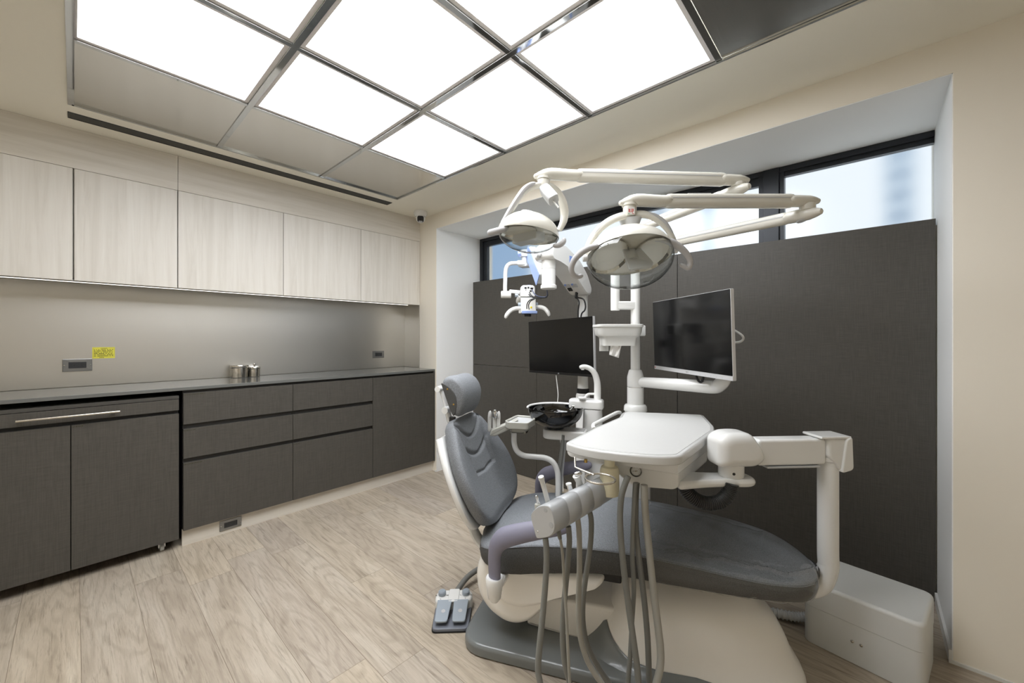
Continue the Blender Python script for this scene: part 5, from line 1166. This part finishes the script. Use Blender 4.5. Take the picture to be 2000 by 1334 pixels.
obj('curved_arm', bar_(bar_(G().tube(QL((1022, 514, 2.47), (1008, 514, 2.47), (997, 515, 2.47), (990.5, 520, 2.47), (987.5, 530, 2.47), (987, 545, 2.47), (986.5, 560, 2.47), (986.5, 573, 2.47)), .0125, 16, 6, sq=(1.0, 1.15)), P(995, 569, 2.47), P(1016, 571, 2.45), .022, .022, .005, .005), P(1010, 513.5, 2.47), P(1026, 513.5, 2.47), .028, .028, .006, .006), 'white', mic)
obj('arm_joint', G().cyl(P(978.5, 575.5, 2.47), P(998.5, 575.5, 2.47), .0225, bev=.004), 'white', mic)
DH = 2.42; Rh = Matrix((RT, FW, UP)).transposed()
hdm = obj('camera_head', G().slab(rpoly([(-.045, -.033), (.043, -.033), (.043, .025), (.030, .036), (-.030, .036), (-.045, .022)], .008, 4), P(1030.5, 570, DH) - FW * .04, RT, UP, FW, .08, .005), 'white', mic)
g = G()
for u, v, w_ in [(1026, 564, .013), (1031.5, 563.5, .010), (1038, 565, .016), (1036, 570, .012), (1026.5, 568, .004)]: g.box(P(u, v, DH) - FW * .0405, (w_, .002, .010 if w_ > .006 else .004), R=Rh)
obj('connector', g, 'black', hdm)
obj('top_knob', G().cyl(P(1033, 560, DH), P(1033, 557, DH), .012), 'blue', hdm)
op = obj('optics_body', G().slab(rpoly([(-.046, -.048), (.045, -.048), (.043, .046), (-.048, .046)], .008, 4), P(1032, 597, DH) - FW * .045, RT, UP, FW, .09, .006), 'white', mic)
obj('blue_band', G().slab(rect(.094, .017, .004, 3), P(1033.5, 610.5, DH) - FW * .047, RT, UP, FW, .094, .003), 'blue', op)
obj('objective', G().lathe([(.022, 0), (.021, -.016), (.014, -.016)], P(1030.5, 613, DH)), 'black', op)
for u, v in [(1015, 594.5), (1009, 577), (1047.5, 594)]:
    obj('knob', G().cyl(P(u - 3.2, v, DH), P(u + 3.2, v, DH), .011, bev=.002), 'pbl', op)
obj('eyepiece', G().tube(QL((1017, 578, DH + .04), (1013, 586, DH + .07), (1012, 590, DH + .09)), [.016, .017, .014], 14, 3), 'white', op)
obj('grip_block', G().box(P(1016, 608, DH), (.02, .035, .026), math.atan2(RT.y, RT.x), .003), 'white', op)
obj('grip', G().tube(QL((1016, 602, DH - .01), (1006, 603, DH - .03), (997, 607, DH - .05), (990.5, 614, DH - .06), (988, 619, DH - .06)), [.012, .013, .0125, .012, .010], 14, 5, dome=True), 'matt', op)
obj('grip', G().tube(QL((1047, 600, DH - .01), (1056, 600, DH - .03), (1064, 603, DH - .05), (1070, 610, DH - .06), (1072, 614.5, DH - .06)), [.012, .013, .0125, .012, .010], 14, 5, dome=True), 'matt', op)
for m_, path in [('bcable', [(1039.5, 566, 2.37), (1043, 573, 2.33), (1049, 578, 2.31), (1058, 580, 2.31), (1066, 579.5, 2.3), (1069, 575, 2.27), (1068, 566, 2.24), (1066, 560, 2.22)]), ('cable', [(1034, 571, 2.37), (1038, 577, 2.34), (1045, 581, 2.32), (1056, 582, 2.31), (1067, 581, 2.3), (1070, 576, 2.27)]), ('cable', [(1033, 575, 2.37), (1038, 580, 2.34), (1047, 582.5, 2.32), (1060, 582, 2.31)]), ('cable', [(1029, 603, 2.36), (1029.5, 594, 2.33), (1034, 587, 2.31), (1044, 583, 2.31), (1058, 583, 2.31)]), ('cable', [(1033.5, 604, 2.36), (1032.5, 596, 2.33), (1036, 588.5, 2.31), (1044, 584, 2.31)])]:
    obj('cable', G().tube(QL(*path), .0030, 8, 5), m_, mic)
obj('plug', G().box(P(1037.5, 600.5, 2.355), (.013, .012, .013), .6, .003), 'yel', mic)
# stickers, switch and mains lead on the stand housing
Rs = Matrix((pv, UP, pn)).transposed()
obj('blue_emblem', G().box(PPL(1115, 507, MP + pn * .0605, pn), (.034, .040, .0012), R=Rs), 'bprint', mh)
pu = PPL(1121, 557, MP, pn); dn = (pv * -.72 - UP * .72)
bt = V((0, 0, 0))
q_ = PPL(1129, 563, MP - pn * .005, pn); dwn = (-UP * .8 + pv * .55).normalized()
pl_ = obj('mains_plug', G().tube([q_ + dwn * .004, q_ + dwn * .03, q_ + dwn * .055 - UP * .02], [.018, .013, .008], 12, 3, sq=(1, .8)), 'cable', mic)
obj('lead', G().tube([q_ + dwn * .05 - UP * .02] + QL((1131, 590, 2.45), (1129, 612, 2.45), (1130, 660, 2.47)), .0048, 10, 5), 'cable', pl_)
obj('lead', G().tube([q_ + dwn * .05 - UP * .02] + QL((1139, 584, 2.44), (1143.5, 596, 2.44), (1142, 606, 2.44), (1135, 617, 2.45), (1134, 660, 2.47)), .0048, 10, 5), 'cable', pl_)
e0_, e1_ = mq2(1110, 521), mq2(1139, 562); sd = (pv * (e1_[0] - e0_[0]) + UP * (e1_[1] - e0_[1])).normalized(); Ru = Matrix((pn, sd, pn.cross(sd))).transposed()
def under(f, n_): return MP + pv * (e0_[0] + (e1_[0] - e0_[0]) * f) + UP * (e0_[1] + (e1_[1] - e0_[1]) * f) + pn * n_
obj('power_switch', G().box(under(1.02, -.030), (.026, .030, .012), R=Ru, bev=.001), 'black', mh)
for n_ in (-.034, .014):
    st = obj('data_label', G().box(under(.86, n_), (.036, .030, .0065), R=Ru), 'lgrey', mh); obj('blue_print', G().box(under(.80, n_ - .008), (.012, .008, .0080), R=Ru), 'bprint', st)
obj('mount_arm', bar_(G(), V((MP.x, MP.y, c2.z)) , c2 - n * .04, .05, .05, .01, .01), 'black', ml)

# ------------------------------------------------------------------ daylight, camera, output
w = bpy.data.worlds.new('overcast daylight'); SC.world = w; w.use_nodes = True
bgn = w.node_tree.nodes['Background']; bgn.inputs['Color'].default_value = srgb((244, 247, 250)); bgn.inputs['Strength'].default_value = 1.15
cam = bpy.data.cameras.new('camera'); co = bpy.data.objects.new('camera', cam); COL.objects.link(co); SC.camera = co
cam.sensor_width = 36; cam.lens = F * 36 / 2000; cam.shift_y = (V0 - 667) / 2000; cam.clip_start = .02
co.location = CAM; co.rotation_euler = (math.pi / 2, 0, YAW - math.pi / 2)
vs = SC.view_settings; vs.view_transform = 'Standard'; vs.look = 'None'; vs.gamma = 1; vs.exposure = 0; vs.use_curve_mapping = False
SC.cycles.max_bounces = 10; SC.cycles.transparent_max_bounces = 16; SC.cycles.use_denoising = True; SC.cycles.sample_clamp_indirect = 6; SC.cycles.caustics_reflective = False
